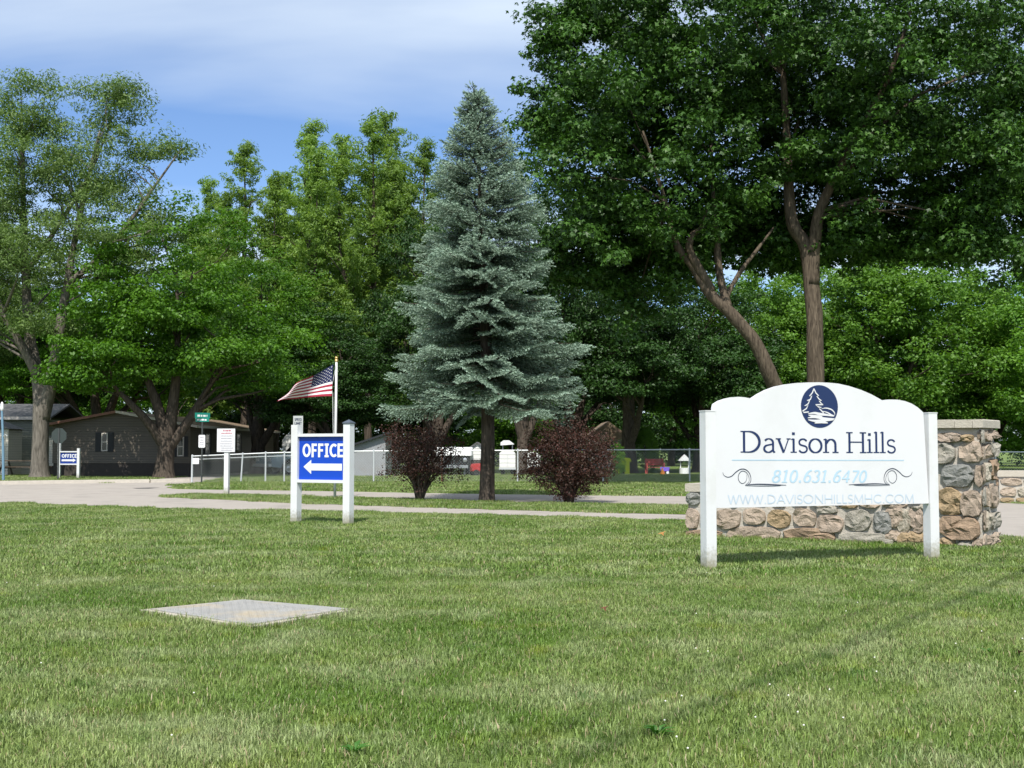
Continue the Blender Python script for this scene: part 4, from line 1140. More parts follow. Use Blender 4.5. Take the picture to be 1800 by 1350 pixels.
# white cargo trailers right of the spruce trunk
def trailer(px0, px1, ztop, Y, label, upper=None):
    x0, x1 = hx(px0, Y), hx(px1, Y); z1 = at(px0, ztop, Y).z
    t = empty('cargo_trailer', ((x0+x1)/2, Y, 0), 0, label, 'trailer'); w = (x1-x0)/2
    b = MB(); q = .12
    b.prism([(-w,.3),(w,.3),(w,z1-q),(w-q,z1),(-w+q,z1),(-w,z1-q)], 0, 3.2); bd = b.build('body', M['white_siding'], t)
    b = MB(); b.prism([(-w-.02,.28),(w+.02,.28),(w+.02,.36),(-w-.02,.36)], -.02, 3.22); b.build('bumper', M['galv'], t)
    for s_ in (-1, 1):
        b = MB(); b.lathe([(0,-.09),(.30,-.09),(.32,-.05),(.32,.05),(.30,.09),(0,.09)], 16, M=Matrix.Translation((s_*(w-.15), 1.6, .32)) @ Matrix.Rotation(PI/2, 4, 'Y')); b.build('wheel', M['tyre'], t)
    b = MB(); b.box(-.012, .012, -.012, -.002, .42, z1-.2); b.build('door_seam', M['galv'], t)
    if upper:
        z2 = at(px0, upper, Y).z
        b = MB(); b.prism([(-w+.05, z1+.25), (w-.05, z1+.3), (w-.1, z2-.15), (w-.3, z2), (-w+.2, z2), (-w+.05, z2-.1)], .2, 2.0); b.build('roof_pod', M['white_flat'], t)
        for x in (-w+.15, w-.15):
            b = MB(); b.tube([(x,.9,z1-.02),(x,.9,z1+.3)], .03, 6); b.build('pod_leg', M['galv'], t)
trailer(878, 906, 792, 57.5, 'white cargo trailer with raised roof pod right of the spruce trunk', 774)
trailer(928, 950, 795, 57.0, 'white cargo trailer half hidden by the larger purple shrub')
# pale house gable behind the big dark maple
HY10 = 80.0
x0, x1 = hx(1035, HY10), hx(1104, HY10)
hs_ = empty('far_house', (0, HY10, 0), 0, 'pale house glimpsed behind dark maple trunk beyond the fence', 'house')
z1 = at(1090, 772, HY10).z
b = MB(); b.box(x0, x1, 0, 6, 0, z1); b.build('wall', M['white_siding'], hs_)
b = MB(); b.prism([(x0-.3, z1+.01), (x1+.3, z1+.01), ((x0+x1)/2, z1+1.2)], -.3, 6.3); b.build('roof', M['shingle'], hs_)
window(hs_, x0+1.0, .9, 1.8, .8, -.003)
window(hs_, x1-.8, .9, 1.8, .8, -.003)

# blue-grey pickup behind the fence
def wheel(parent, x, y, r, w=.11):
    b = MB(); Mx = Matrix.Translation((x, y, r)) @ Matrix.Rotation(PI/2, 4, 'X')
    b.lathe([(r*.58,-w),(r*.92,-w),(r,-w*.6),(r,w*.6),(r*.92,w),(r*.58,w)], 24, M=Mx); ty = b.build('wheel', M['tyre'], parent, True)
    b = MB(); b.lathe([(0,w*.9),(r*.2,w*.95),(r*.28,w*.6),(r*.5,w*.7),(r*.60,w*1.02),(r*.60,-w*1.02),(r*.5,-w*.7),(r*.28,-w*.6),(r*.2,-w*.95),(0,-w*.9)], 20, M=Mx); b.build('rim', M['chrome'], ty, True)
CY = 57.5
cx0 = hx(500, CY)
car = empty('pickup_truck', (cx0+1.0, CY+1.5, 0), R(38), 'blue-grey pickup truck partly hidden by fence and office sign', 'truck')
def archprof(base, arches, r):
    out = []
    for cx_ in arches:
        out += [(cx_ + r*math.cos(q), .36 + r*math.sin(q)*1.0) for q in [PI - i*PI/10 for i in range(11)]]
    return out
prof = [(-2.5,.42)] + archprof(0, [-1.6], .42)[:] + archprof(0, [1.45], .42) + [(2.5,.42),(2.55,.95),(2.5,1.02),(.7,1.02),(.6,1.05),(.35,1.62),(-.45,1.64),(-.95,1.1),(-1.2,1.05),(-2.35,.98),(-2.52,.8)]
b = MB(); b.prism(prof, -.86, .86); b.build('body', M['carblue'], car)
for s_ in (-1, 1):
    b = MB(); b.prism([(-.82,1.1),(-.05,1.1),(-.05,1.56),(-.42,1.56)], s_*.868-.006, s_*.868+.006); b.build('side_window', M['glass'], car)
    for x in (-1.6, 1.45): wheel(car, x, s_*.76, .36)
    b = MB(); b.box(-2.56, -2.50, s_*.62-.14, s_*.62+.14, .68, .84); b.build('headlight', M['chrome'], car)
b = MB(); b.box(-2.68, -2.53, -.85, .85, .42, .56); b.build('bumper', M['chrome'], car)
b = MB(); b.add([(-.97,-.75,1.12),(-.97,.75,1.12),(-.48,.68,1.62),(-.48,-.68,1.62),(-.99,-.75,1.12),(-.99,.75,1.12),(-.50,.68,1.62),(-.50,-.68,1.62)], [(0,1,2,3),(7,6,5,4)]); b.build('windscreen', M['glass'], car)

# picnic table under the left tree
t = empty('picnic_table', (at(38, 835, 56).x, 56.0, 0), R(-6), 'dark wooden picnic table standing behind the leftmost tree trunk', 'picnic table')
for k in range(5):
    b = MB(); b.box(-1.15, 1.15, -.36+k*.145, -.36+k*.145+.13, .70, .74); b.build('plank', M['wood_dark'], t)
for y in (-.75, .62):
    b = MB(); b.box(-1.15, 1.15, y, y+.13, .42, .455); b.build('bench_plank', M['wood_dark'], t)
    b = MB(); b.box(-1.15, 1.15, y+.14, y+.25, .42, .455); b.build('bench_plank', M['wood_dark'], t)
for x in (-.8, .8):
    for s_ in (-1, 1):
        b = MB(); b.add([(x-.02, s_*.70, 0), (x+.02, s_*.70, 0), (x+.02, s_*.60, 0), (x-.02, s_*.60, 0), (x-.02, s_*.30, .70), (x+.02, s_*.30, .70), (x+.02, s_*.2, .70), (x-.02, s_*.2, .70)],
                        [(0,1,5,4),(1,2,6,5),(2,3,7,6),(3,0,4,7),(0,3,2,1),(4,5,6,7)]); b.build('leg', M['wood_dark'], t)
    b = MB(); b.box(x+.021, x+.05, -.85, .85, .36, .42); b.build('crossbar', M['wood_dark'], t)

# ornaments and play things beyond the fence
PY = 61.5
def P(px): return hx(px, PY)
t = empty('play_house', (P(1095), PY, 0), 0, 'bright yellow plastic play house left of the dark maple trunk', 'play house')
b = MB(); b.prism([(-.32,0),(-.12,0),(-.12,.45),(.12,.45),(.12,0),(.34,0),(.34,.62),(-.32,.62)], 0, .7); b.build('wall', M['yellow'], t)
b = MB(); b.prism([(-.42,.621),(.44,.621),(.36,.80),(-.30,.84)], -.08, .8); b.build('roof', M['yellow'], t)
b = MB(); b.box(-.30, -.16, -.02, -.002, .3, .5); b.build('window', M['wood_dark'], t)
t = empty('garden_bench', (P(1152), PY, 0), R(4), 'red wooden garden bench with side arms beyond the fence', 'bench')
for k in range(3):
    b = MB(); b.box(-.42, .42, .05+k*.13, .16+k*.13, .30, .335); b.build('seat_slat', M['barnred'], t)
for k in range(3):
    b = MB(); b.box(-.42, .42, .46, .49, .42+k*.12, .51+k*.12); b.build('back_slat', M['barnred'], t)
for x in (-.46, .43):
    b = MB(); b.box(x, x+.06, 0, .08, 0, .5); b.box(x, x+.06, .40, .48, 0, .78); b.box(x, x+.06, 0, .44, .501, .55); b.build('arm_frame', M['barnred'], t)
t = empty('toy_wagon', (P(1166), PY-.6, 0), R(-10), 'purple toy wagon with white wheels before the red bench', 'toy')
b = MB(); b.prism([(-.2,.14),(.2,.14),(.24,.34),(-.24,.34)], 0, .3); b.build('tub', M['purple'], t)
for x in (-.14, .14):
    for y in (-.02, .32):
        b = MB(); b.lathe([(0,-.02),(.07,-.02),(.07,.02),(0,.02)], 12, M=Matrix.Translation((x, y, .07)) @ Matrix.Rotation(PI/2, 4, 'X')); b.build('wheel', M['white_flat'], t)
t = empty('wishing_well', (P(1203), PY, 0), 0, 'small white garden wishing well with peaked roof by the fence post', 'ornament')
b = MB(); b.lathe([(.26,0),(.26,.30),(.20,.30),(.20,.05)], 12); b.build('basin', M['white_flat'], t)
for x in (-.22, .19):
    b = MB(); b.box(x, x+.035, -.02, .02, .301, .68); b.build('upright', M['white_flat'], t)
b = MB(); b.prism([(-.32,.66),(.32,.66),(0,.98)], -.18, .18); b.build('roof', M['white_flat'], t)
q = G(1149, 832.5)
t = empty('toy_cone', (q.x, min(q.y, 58), 0), 0, 'small orange cone lying out on the shaded far lawn', 'cone')
b = MB(); b.lathe([(.16,0),(.16,.02),(.12,.03),(.03,.34),(.0,.35)], 14); b.build('cone', M['orange'], t)
b = MB(); b.box(-.17, .17, -.17, .17, -.0, .019); b.build('base', M['orange'], t)

# ------------------------------------------------------------------ trees
def unit(v): return v / (np.linalg.norm(v, axis=1, keepdims=True) + 1e-9)
LEAF_SHAPES = {
    # local (along, across, lift) points and triangles
    'maple': (np.array([(0,0,0),(.40,.52,-.12),(.50,.15,.02),(1,0,-.14),(.50,-.15,.02),(.40,-.52,-.12)], float),
              [(0,2,1),(0,3,2),(0,4,3),(0,5,4)]),
    'oval': (np.array([(0,0,0),(.45,.30,.06),(1,0,-.10),(.45,-.30,.06)], float), [(0,2,1),(0,3,2)]),
    'spray': (np.array([(0,0,0),(.30,.34,.05),(.62,.30,-.02),(1,.02,-.14),(.66,-.30,-.02),(.30,-.36,.05),(.5,0,.03)], float), [(0,6,1),(1,6,2),(2,6,3),(3,6,4),(4,6,5),(5,6,0)]),
    'lance': (np.array([(0,0,0),(.4,.16,.04),(1,0,-.12),(.4,-.16,.04)], float), [(0,2,1),(0,3,2)]),
}
def leaf_cloud(rg, cen, rad, per, size, shape, up=.55, droop=.35, ctint=None):
    """cen (n,3), rad (n,3): 'per' leaves in each flattened cluster"""
    n = len(cen); N = n*per
    C = np.repeat(cen, per, 0); Rd = np.repeat(rad, per, 0)
    d = unit(rg.normal(size=(N, 3))); r = rg.uniform(.15, 1, (N, 1))**.6
    off = d*r; off[:, 2] = np.where(off[:, 2] < 0, off[:, 2]*.7, off[:, 2])
    Pp = C + off*Rd
    nrm = unit(d*.55 + np.array([0, 0, up]) + rg.normal(size=(N, 3))*.42)
    t = rg.normal(size=(N, 3)); t[:, :2] += d[:, :2]*.9; t[:, 2] -= droop
    t = unit(t - nrm*np.sum(t*nrm, 1, keepdims=True)); bn = np.cross(nrm, t)
    s = size*rg.uniform(.65, 1.25, (N, 1))
    shp, tri = LEAF_SHAPES[shape]; k = len(shp)
    V = Pp[:, None, :] + s[:, None, :]*(t[:, None, :]*(shp[None, :, 0:1]-.4) + bn[:, None, :]*shp[None, :, 1:2] + nrm[:, None, :]*shp[None, :, 2:3])
    F = (np.arange(N)*k)[:, None, None] + np.array(tri)[None]
    ct = np.repeat(rg.uniform(0, 1, n) if ctint is None else ctint, per)
    tint = np.clip(ct*.5 + rg.uniform(0, 1, N)*.5, 0, 1)
    return V.reshape(-1, 3), F.reshape(-1, 3), np.repeat(tint, k)
def lump(d, seed, f=1.6):
    return np.array([mnoise.noise(Vector((x*f+seed, y*f-seed, z*f+2*seed))) for x, y, z in d])
def env_points(rg, envs, n, shell=.45, lumps=.28, seed=1.0, flat=.55, void=None):
    """cluster centres spread through ellipsoids (cx,cy,cz,rx,ry,rz,weight), most near the surface"""
    w = np.array([e[6] for e in envs], float); w /= w.sum()
    out = []
    for e, k in zip(envs, rg.multinomial(n, w)):
        if k == 0: continue
        d = unit(rg.normal(size=(k, 3)))
        q = 1 - shell*rg.uniform(0, 1, k)**1.7
        q *= 1 + lumps*lump(d, seed + e[0]*.37)*1.6
        p = d*q[:, None]*np.array(e[3:6])
        p[:, 2] = np.where(p[:, 2] < 0, p[:, 2]*flat, p[:, 2])
        out.append(p + np.array(e[0:3]))
    out = np.concatenate(out)
    if void:                                   # hollows between the leafy boughs
        fq, th = void
        v = np.array([mnoise.noise(Vector((a_*fq+seed, b_*fq-seed, c_*fq*1.5+seed))) for a_, b_, c_ in out])
        out = out[v > th + rg.normal(0, .05, len(out))]
    return out
def limbs(mb, stems, targets, rnd, count, r0=.09, n=6, sag=.15, z0=None):
    """curved limbs from stem points to a share of the leaf clusters"""
    sp = []
    for path, rad in stems:
        for i in range(len(path)-1):
            for k in range(6):
                t = k/6; sp.append((Vector(path[i]).lerp(Vector(path[i+1]), t), rad[i]*(1-t)+rad[i+1]*t))
    zmin = min(s[0].z for s in sp); zmax = max(s[0].z for s in sp)
    zs = zmin + .28*(zmax-zmin) if z0 is None else z0
    sp = [s for s in sp if s[0].z >= zs]
    pick = rnd.sample(range(len(targets)), min(count, len(targets)))
    for i in pick:
        tg = Vector(targets[i])
        best = min(rnd.sample(sp, max(3, len(sp)//2)), key=lambda s: (s[0]-tg).length + (3.0 if s[0].z > tg.z-.4*(s[0]-tg).length else 0)*abs(s[0].z-tg.z+.4*(s[0]-tg).length))
        a, ra = best; d = tg-a; L = d.length
        if L < .3: continue
        r = min(ra*.55, r0*(L/4)**.6 + .012)
        m1 = a + d*.35 + Vector((rnd.uniform(-.1,.1)*L, rnd.uniform(-.1,.1)*L, sag*L*rnd.uniform(.2,1)))
        m2 = a + d*.72 + Vector((rnd.uniform(-.08,.08)*L, rnd.uniform(-.08,.08)*L, sag*L*rnd.uniform(.0,.6)))
        mb.tube([a, m1, m2, tg], [r, r*.72, r*.45, r*.15], n, cap=False)
def stem(mb, path, rad, n=14, flare=True, seed=0):
    P = smooth3(path, 5); Rr_ = list(np.interp(np.linspace(0, len(rad)-1, len(P)), range(len(rad)), rad))
    mb.tube(P, Rr_, n)
def smooth3(pts, n=6):
    pts = [Vector(p) for p in pts]; out = []
    for i in range(len(pts)-1):
        p0, p1, p2, p3 = pts[max(i-1,0)], pts[i], pts[i+1], pts[min(i+2,len(pts)-1)]
        for j in range(n):
            t = j/n; out.append(.5*((2*p1) + (p2-p0)*t + (2*p0-5*p1+4*p2-p3)*t*t + (3*p1-p0-3*p2+p3)*t**3))
    out.append(pts[-1]); return out
def rough_bark(me, amp, seed):
    for v in me.vertices:
        c = v.co; k = mnoise.noise(Vector((c.x*3, c.y*3, c.z*.7+seed)))*amp + mnoise.noise(Vector((c.x*9, c.y*9, c.z*2+seed)))*amp*.5
        v.co += v.normal*k if v.normal.length > 0 else Vector()
def make_tree(seed, stems, envs, nclus, per, leaf, shape, mat, bark, crad=(.75,.75,.38), nlimb=40, shell=.45, lumps=.28, r0=.09, up=.55, extra=None, flat=.55, z0=None, void=(.55, -.12)):
    rg = np.random.default_rng(seed); rnd = random.Random(seed)
    cen = env_points(rg, envs, nclus, shell, lumps, seed*.731, flat, void) if envs else np.zeros((0, 3))
    if extra is not None: cen = np.concatenate([cen, np.array(extra, float)])
    rad = np.array(crad)[None]*rg.uniform(.65, 1.35, (len(cen), 1))
    V, F, T = leaf_cloud(rg, cen, rad, per, leaf, shape, up)
    crown = np_mesh('crown', V, F, M[mat], T)
    mb = MB()
    for path, rad_ in stems: stem(mb, path, rad_)
    limbs(mb, stems, [tuple(c) for c in cen], rnd, nlimb, r0, z0=z0)
    tm = bpy.data.meshes.new('trunk'); tm.from_pydata(mb.v, [], mb.f); tm.materials.append(M[bark])
    tm.polygons.foreach_set('use_smooth', [True]*len(tm.polygons)); tm.update(); rough_bark(tm, .035, seed)
    return crown, tm
def place_tree(name, data, loc, label, cat='tree', group=None, rz=0.0, sc=1.0):
    t = empty(name, loc, rz, label, cat, group); t.scale = (sc, sc, sc) if not hasattr(sc, '__len__') else sc
    link('trunk', data[1], t); link('crown', data[0], t); return t

# --- the great maple behind the entrance sign
MY = 41.0
mbx = at(1428, 800, MY).x
def ml(px, py, dy=0.0):
    p = at(px, py, MY+dy); return (p.x-mbx, dy, p.z)
st_r = ([(0.05,0,-.1), (.04,0,.35), (.03,.0,1.2), ml(1434,700), ml(1432,600), ml(1430,540,.1), ml(1418,440,.2), ml(1392,390,.2), ml(1385,300,.3), ml(1380,180,.3), ml(1370,40,.3)], [.56,.42,.36,.32,.29,.28,.24,.22,.17,.12,.05])
st_r2 = ([ml(1428,500,.1), ml(1433,420,.0), ml(1445,360,-.3), ml(1500,250,-.8), ml(1560,140,-1.4), ml(1600,20,-2)], [.24,.21,.17,.13,.09,.04])
st_l = ([(-.08,0,-.1), (-.14,0,.35), (-.35,.0,1.2), ml(1372,700,-.2), ml(1350,652,-.4), ml(1327,602,-.5), ml(1286,552,-.6), ml(1244,512,-.6), ml(1219,468,-.6), ml(1190,432,-.6), ml(1165,340,-.6), ml(1130,230,-.8)], [.46,.36,.28,.26,.25,.23,.21,.18,.15,.12,.07,.03])
st_l2 = ([ml(1250,512,-.6), ml(1228,470,-.75), ml(1212,440,-.75), ml(1216,415,-.7), ml(1232,400,-.7), ml(1242,370,-.7)], [.17,.15,.13,.10,.08,.05])
st_l3 = ([ml(1280,540,-.6), ml(1268,500,-.4), ml(1262,450,-.3), ml(1256,380,-.3), ml(1250,250,0)], [.15,.13,.12,.09,.05])
st_l4 = ([ml(1275,525,-.5), ml(1300,480,-.2), ml(1330,440,.2), ml(1360,400,.5)], [.09,.07,.05,.03])
sc = MY/2100.0
def E(px, py, rxp, rzp, dy=0, ry=None, w=None):
    p = ml(px, py, dy); a, c = rxp*sc, rzp*sc; r = ry if ry else a
    return (p[0], dy, p[2], a, r, c, w if w else a*c)
envs = [E(1130,190,200,190,-1), E(1010,330,95,110,-1), E(1080,430,120,80,-1,w=4), E(1230,60,230,150,0), E(1480,60,260,190,0), E(1640,160,210,180,-1.5), E(1400,250,170,120,.8,w=5.5), E(1730,300,150,130,-2),
        E(1560,330,170,85,0,w=5.5), E(1790,420,110,90,-2,w=3.5), E(1180,330,190,100,-.6,w=7), E(1850,200,150,220,-1.5,w=7), E(1380,-120,300,170,0,w=9), E(1060,120,120,110,0,w=4), E(960,200,52,60,0,w=2.2), E(1130,480,90,55,.5,w=2.2), E(1600,420,110,45,.5,w=2),
        E(1310,330,150,100,1.8,w=5), E(1330,430,130,60,3.0,w=3.4), E(1190,440,130,70,1.8,w=4), E(1520,400,150,60,1.6,w=4), E(1690,400,90,50,-.5,w=2.5), E(1000,450,70,80,.4,w=2.5), E(1100,540,110,60,1.2,w=3), E(1770,470,50,25,-1,w=.8), E(1370,430,110,50,2.6,w=2.6), E(1270,400,90,60,2.2,w=2.6), E(1490,430,110,50,2.4,w=2.6), E(1650,440,90,40,-.3,w=2.4), E(1600,390,160,70,.8,w=5), E(1770,400,110,80,-.6,w=4), E(1050,430,110,80,.8,w=3.5), E(1000,60,70,70,0,w=2.5), E(1080,20,110,70,0,w=3.5)]
inner = env_points(np.random.default_rng(12), [E(1330,170,330,250,4.5,ry=2.5), E(1620,220,240,210,3.5,ry=2.5), E(1110,270,170,180,3.2,ry=2.2), E(1350,400,260,70,4.5,ry=1.8,w=12), E(1600,410,170,60,3.2,ry=1.8,w=7), E(1130,450,130,70,3,ry=1.6,w=6), E(1800,330,130,150,2,ry=2,w=9)], 1150, .95, .2, 3.3, .95)
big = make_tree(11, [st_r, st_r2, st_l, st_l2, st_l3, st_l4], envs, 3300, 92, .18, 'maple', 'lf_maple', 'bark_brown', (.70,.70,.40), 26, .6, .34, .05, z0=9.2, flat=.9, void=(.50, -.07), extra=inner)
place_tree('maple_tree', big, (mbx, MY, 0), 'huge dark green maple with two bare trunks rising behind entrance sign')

# --- archetypes for the wood behind
def trunk_path(h, bend, seed, r):
    rnd = random.Random(seed); p = [(0,0,-.1), (0,0,.3)]
    x = y = 0
    for k in range(1, 6):
        x += rnd.uniform(-bend, bend); y += rnd.uniform(-bend, bend); p.append((x, y, h*k/5))
    return (p, [r*1.5, r*1.08, r*.92, r*.75, r*.55, r*.35, r*.12])
# silver maple on the left: three leaders, airy grey-green crown
LY = 53.0; lbx = at(70, 838, LY).x
def ll(px, py, dy=0.0):
    p = at(px, py, LY+dy); return (p.x-lbx, dy, p.z)
sc2_ = LY/2100
def E2(px, py, rxp, rzp, dy=0, w=None, ry=None):
    p = ll(px, py, dy); a, c = rxp*sc2_, rzp*sc2_
    return (p[0], dy, p[2], a, ry or max(a, 1.6), c, w if w else a*c)
sm_st = [([(0,0,-.1), (0,0,.3), ll(70,790), ll(72,720), ll(66,660,.2), ll(52,590,.4), ll(45,480,.4), ll(40,330,.3), ll(38,170)], [.56,.40,.35,.34,.26,.24,.18,.11,.03]),
         ([ll(74,735), ll(88,680,-.2), ll(102,600,-.5), ll(118,500,-.6), ll(140,380,-.5), ll(175,230,-.4)], [.34,.28,.24,.18,.12,.03]),
         ([ll(66,660), ll(40,610,-.4), ll(0,540,-.9), ll(-60,400,-1), ll(-90,280,-1)], [.24,.19,.15,.09,.03]),
         ([ll(118,500,-.6), ll(165,460,-.9), ll(220,400,-.9), ll(270,330,-.8), ll(320,260,-.6)], [.14,.12,.09,.06,.02]),
         ([ll(45,480,.4), ll(100,400,.8), ll(160,300,1), ll(200,200,1)], [.14,.1,.07,.02])]
sm_env = [E2(50,200,70,70,0), E2(180,190,70,50,0), E2(140,300,140,90,0), E2(285,265,70,32,-.6,w=1.2), E2(20,330,130,110,0), E2(200,400,130,80,-.8), E2(60,470,150,80,-.4), E2(-60,420,120,140,-.5),
          E2(100,570,75,32,-1.2,w=2.0), E2(240,480,75,45,-.8,w=2), E2(-40,560,80,60,-.5,w=2), E2(60,150,35,25,0,w=.7), E2(215,165,28,22,0,w=.6)]
sil = make_tree(21, sm_st, sm_env, 1350, 80, .18, 'lance', 'lf_silver', 'bark_pale', (.66,.66,.42), 90, .6, .3, .07, .4, void=(.55, -.24))
place_tree('silver_maple', sil, (lbx, LY, 0), 'tall airy grey-green tree with three forked leaders at far left')
# dense green maple with low multi-stem trunk
def lowmaple(seed, mat, h=12.5):
    s_ = [([(0,0,-.1), (0,0,.3), (.05,0,1.6), (-.3,.1,3.2), (-.9,.2,5.0), (-1.2,.2,8)], [.62,.44,.34,.22,.14,.04]),
          ([(.05,0,1.3), (.3,-.1,3), (.5,-.2,5.5), (.4,-.3,9.5)], [.34,.25,.16,.04]),
          ([(.05,0,1.2), (.9,-.2,2.4), (1.9,-.3,4.2), (2.9,-.4,6.5)], [.28,.2,.13,.04]),
          ([(0,0,1.4), (-.8,-.3,2.6), (-1.9,-.4,3.8), (-2.8,-.5,5)], [.25,.18,.11,.04])]
    k = h/12.5
    e_ = [(0,0,8.6*k,3.6,3.6,3.9*k,9), (-2.2,-.3,6.0*k,2.6,2.8,2.3*k,5), (2.6,-.4,6.0*k,3.0,3.0,2.6*k,6), (.4,-1.6,5.6*k,3.2,2.4,2.2*k,5), (3.8,0,4.6*k,1.9,2.0,1.4*k,2.4), (-3.4,0,4.7*k,1.6,2,1.4*k,2.2), (0,1.8,6*k,3.4,2.6,2.8*k,4)]
    return make_tree(seed, s_, e_, 820, 115, .17, 'oval', mat, 'bark_dark', (.80,.80,.36), 60, .42, .3, .07)
dm = lowmaple(31, 'lf_dense'); dk = lowmaple(32, 'lf_dark', 13.0)
# upright poplar-like tree, several spires of pale green
def upright(seed, h=20.0):
    rnd = random.Random(seed)
    lead = [(0, 0, h), (rnd.uniform(1.6, 2.4), rnd.uniform(-1, 1), h*rnd.uniform(.84, .95)), (-rnd.uniform(1.6, 2.4), rnd.uniform(-1, 1), h*rnd.uniform(.80, .92))]
    s_ = [trunk_path(h*.95, .22, seed, .20)]
    tx = s_[0][0]
    cen = []
    for li, (x, y, hh) in enumerate(lead):
        if x: s_.append(([(0, 0, h*.3), (x*.5, y*.5, h*.45), (x, y, hh*.7), (x*1.05, y, hh*.95)], [.13, .10, .06, .02]))
        def ax(zz):
            if x: k_ = min(1, max(0, (zz-h*.3)/(hh*.4))); return x*k_, y*k_
            return np.interp(zz, [p[2] for p in tx], [p[0] for p in tx]), np.interp(zz, [p[2] for p in tx], [p[1] for p in tx])
        for k in range(64):
            u = rnd.random()**.9; zz = hh*(.30 + .68*u); q = rnd.uniform(0, 6.28); cx_, cy_ = ax(zz)
            l = (2.9*(1-u)**.75 + .35)*rnd.choice((.45, .7, 1.0, 1.2)); up_ = rnd.uniform(.35, .95)
            n_ = max(2, int(l/.30))
            for j in range(n_):
                t = (j+1)/n_; cen.append((cx_ + math.cos(q)*l*t + rnd.gauss(0, .08), cy_ + math.sin(q)*l*t + rnd.gauss(0, .08), zz + up_*l*t**1.2 + rnd.gauss(0, .08)))
        for k in range(10): zz = hh*(.9 + .098*k/10); cx_, cy_ = ax(zz); cen.append((cx_ + rnd.gauss(0, .10), cy_, zz))
    for k in range(60):
        q = rnd.uniform(0, 6.28); cen.append((math.cos(q)*rnd.uniform(.6, 3), math.sin(q)*rnd.uniform(.6, 2.6), h*rnd.uniform(.16, .5)))
    return make_tree(seed, s_, None, 0, 48, .22, 'lance', 'lf_up', 'bark_dark', (.36,.36,.30), 60, extra=cen, r0=.045, up=.35)
up1, up2 = upright(41), upright(42, 19.0)
# rounded bright bushy tree
def bushy(seed, mat='lf_bright', h=10.0):
    s_ = [trunk_path(h*.8, .25, seed, .22), ([(0,0,1.2), (1,.2,3), (2,.3,5)], [.14,.1,.03]), ([(0,0,1.0), (-1,-.2,3), (-1.8,-.3,5.5)], [.14,.1,.03])]
    e_ = [(0,0,h*.62,3.2,3.2,h*.36,8), (1.9,-.4,h*.45,2.1,2.1,h*.28,4), (-2.0,-.3,h*.42,2.2,2.2,h*.28,4), (.3,-1.6,h*.38,2.4,1.8,h*.28,4), (-1.0,.4,h*.8,1.5,1.5,h*.18,2), (1.2,0,h*.75,1.4,1.4,h*.17,2), (0,-1,h*.16,2.9,2.2,h*.16,3.5)]
    return make_tree(seed, s_, e_, 640, 115, .155, 'oval', mat, 'bark_dark', (.60,.60,.40), 30, .4, .4, .05, .4, flat=.9)
bu1, bu2 = bushy(51), bushy(52)
# backdrop tree, coarser
def backdrop(seed, mat):
    h = 13.0
    s_ = [trunk_path(h*.8, .3, seed, .24)]
    e_ = [(0,0,h*.55,3.8,3.6,h*.42,9), (2.2,-.5,h*.38,2.6,2.4,h*.32,4), (-2.2,-.4,h*.4,2.5,2.4,h*.32,4), (0,-1.4,h*.2,3.4,2.2,h*.2,4)]
    return make_tree(seed, s_, e_, 360, 90, .24, 'oval', mat, 'bark_dark', (.9,.9,.5), 20, .45, .35, .05, .4, flat=.9)
bd1, bd2 = backdrop(61, 'lf_dense'), backdrop(62, 'lf_dark')

def tx_(px, Y): return (at(px, 800, Y).x, Y, 0)
def hscale(py, Y, h, px=600): return at(px, py, Y).z / h
place_tree('maple_tree', dm, (at(288, 838, 52.5).x, 52.5, 0), 'dense low-branching green maple before the tan mobile home', rz=.3, sc=(1.0,1.0,.98))
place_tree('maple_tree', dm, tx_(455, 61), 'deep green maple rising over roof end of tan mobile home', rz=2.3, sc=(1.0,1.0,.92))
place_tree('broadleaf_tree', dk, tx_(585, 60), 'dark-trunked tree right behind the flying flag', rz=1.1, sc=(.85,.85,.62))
# upright trees along the skyline
for px, top, Y, d, rz, lab in ((425, 250, 74, up1, 2.6, 'pale green spire tree farthest left in the skyline row'), (545, 212, 72, up1, 1.9, 'tall full spire tree in the skyline row above the flag'),
                          (598, 232, 78, up2, 3.0, 'narrow spire tree between two taller ones above the flagpole'), (648, 206, 70, up1, 4.2, 'tall thin-trunked spire tree midway between flag and spruce'),
                          (694, 200, 76, up2, 5.1, 'tallest spire tree in the skyline row left of the spruce'), (748, 246, 72, up1, .9, 'spire tree touching the left flank of the blue spruce'),
                          (482, 300, 80, up2, 2.0, 'shorter spire tree in the dip of the skyline row'), (372, 318, 82, up2, 5.6, 'low pale spire tree beside the arching silver maple branch')):
    hh = {id(up1): 20.0, id(up2): 19.0}[id(d)]
    k = hscale(top, Y, hh)
    place_tree('poplar_tree', d, tx_(px, Y), lab, group='pale spire trees along the skyline', rz=rz, sc=(k*1.05, k*1.05, k))
place_tree('broadleaf_tree', up1, tx_(335, 80), 'pale tree showing above the dense maple crown at left', rz=2.2, sc=(1.1,1.1,.84))
place_tree('broadleaf_tree', sil, tx_(-70, 66), 'grey-green tree cut by left picture edge', rz=2.0, sc=.95)
place_tree('broadleaf_tree', dm, tx_(180, 70), 'green tree filling the gap behind the tan mobile home roof', rz=4.0, sc=(1.15,1.15,1.1))
place_tree('broadleaf_tree', dk, tx_(20, 72), 'dark tree standing behind the grey-green mobile home', rz=.8, sc=1.0)
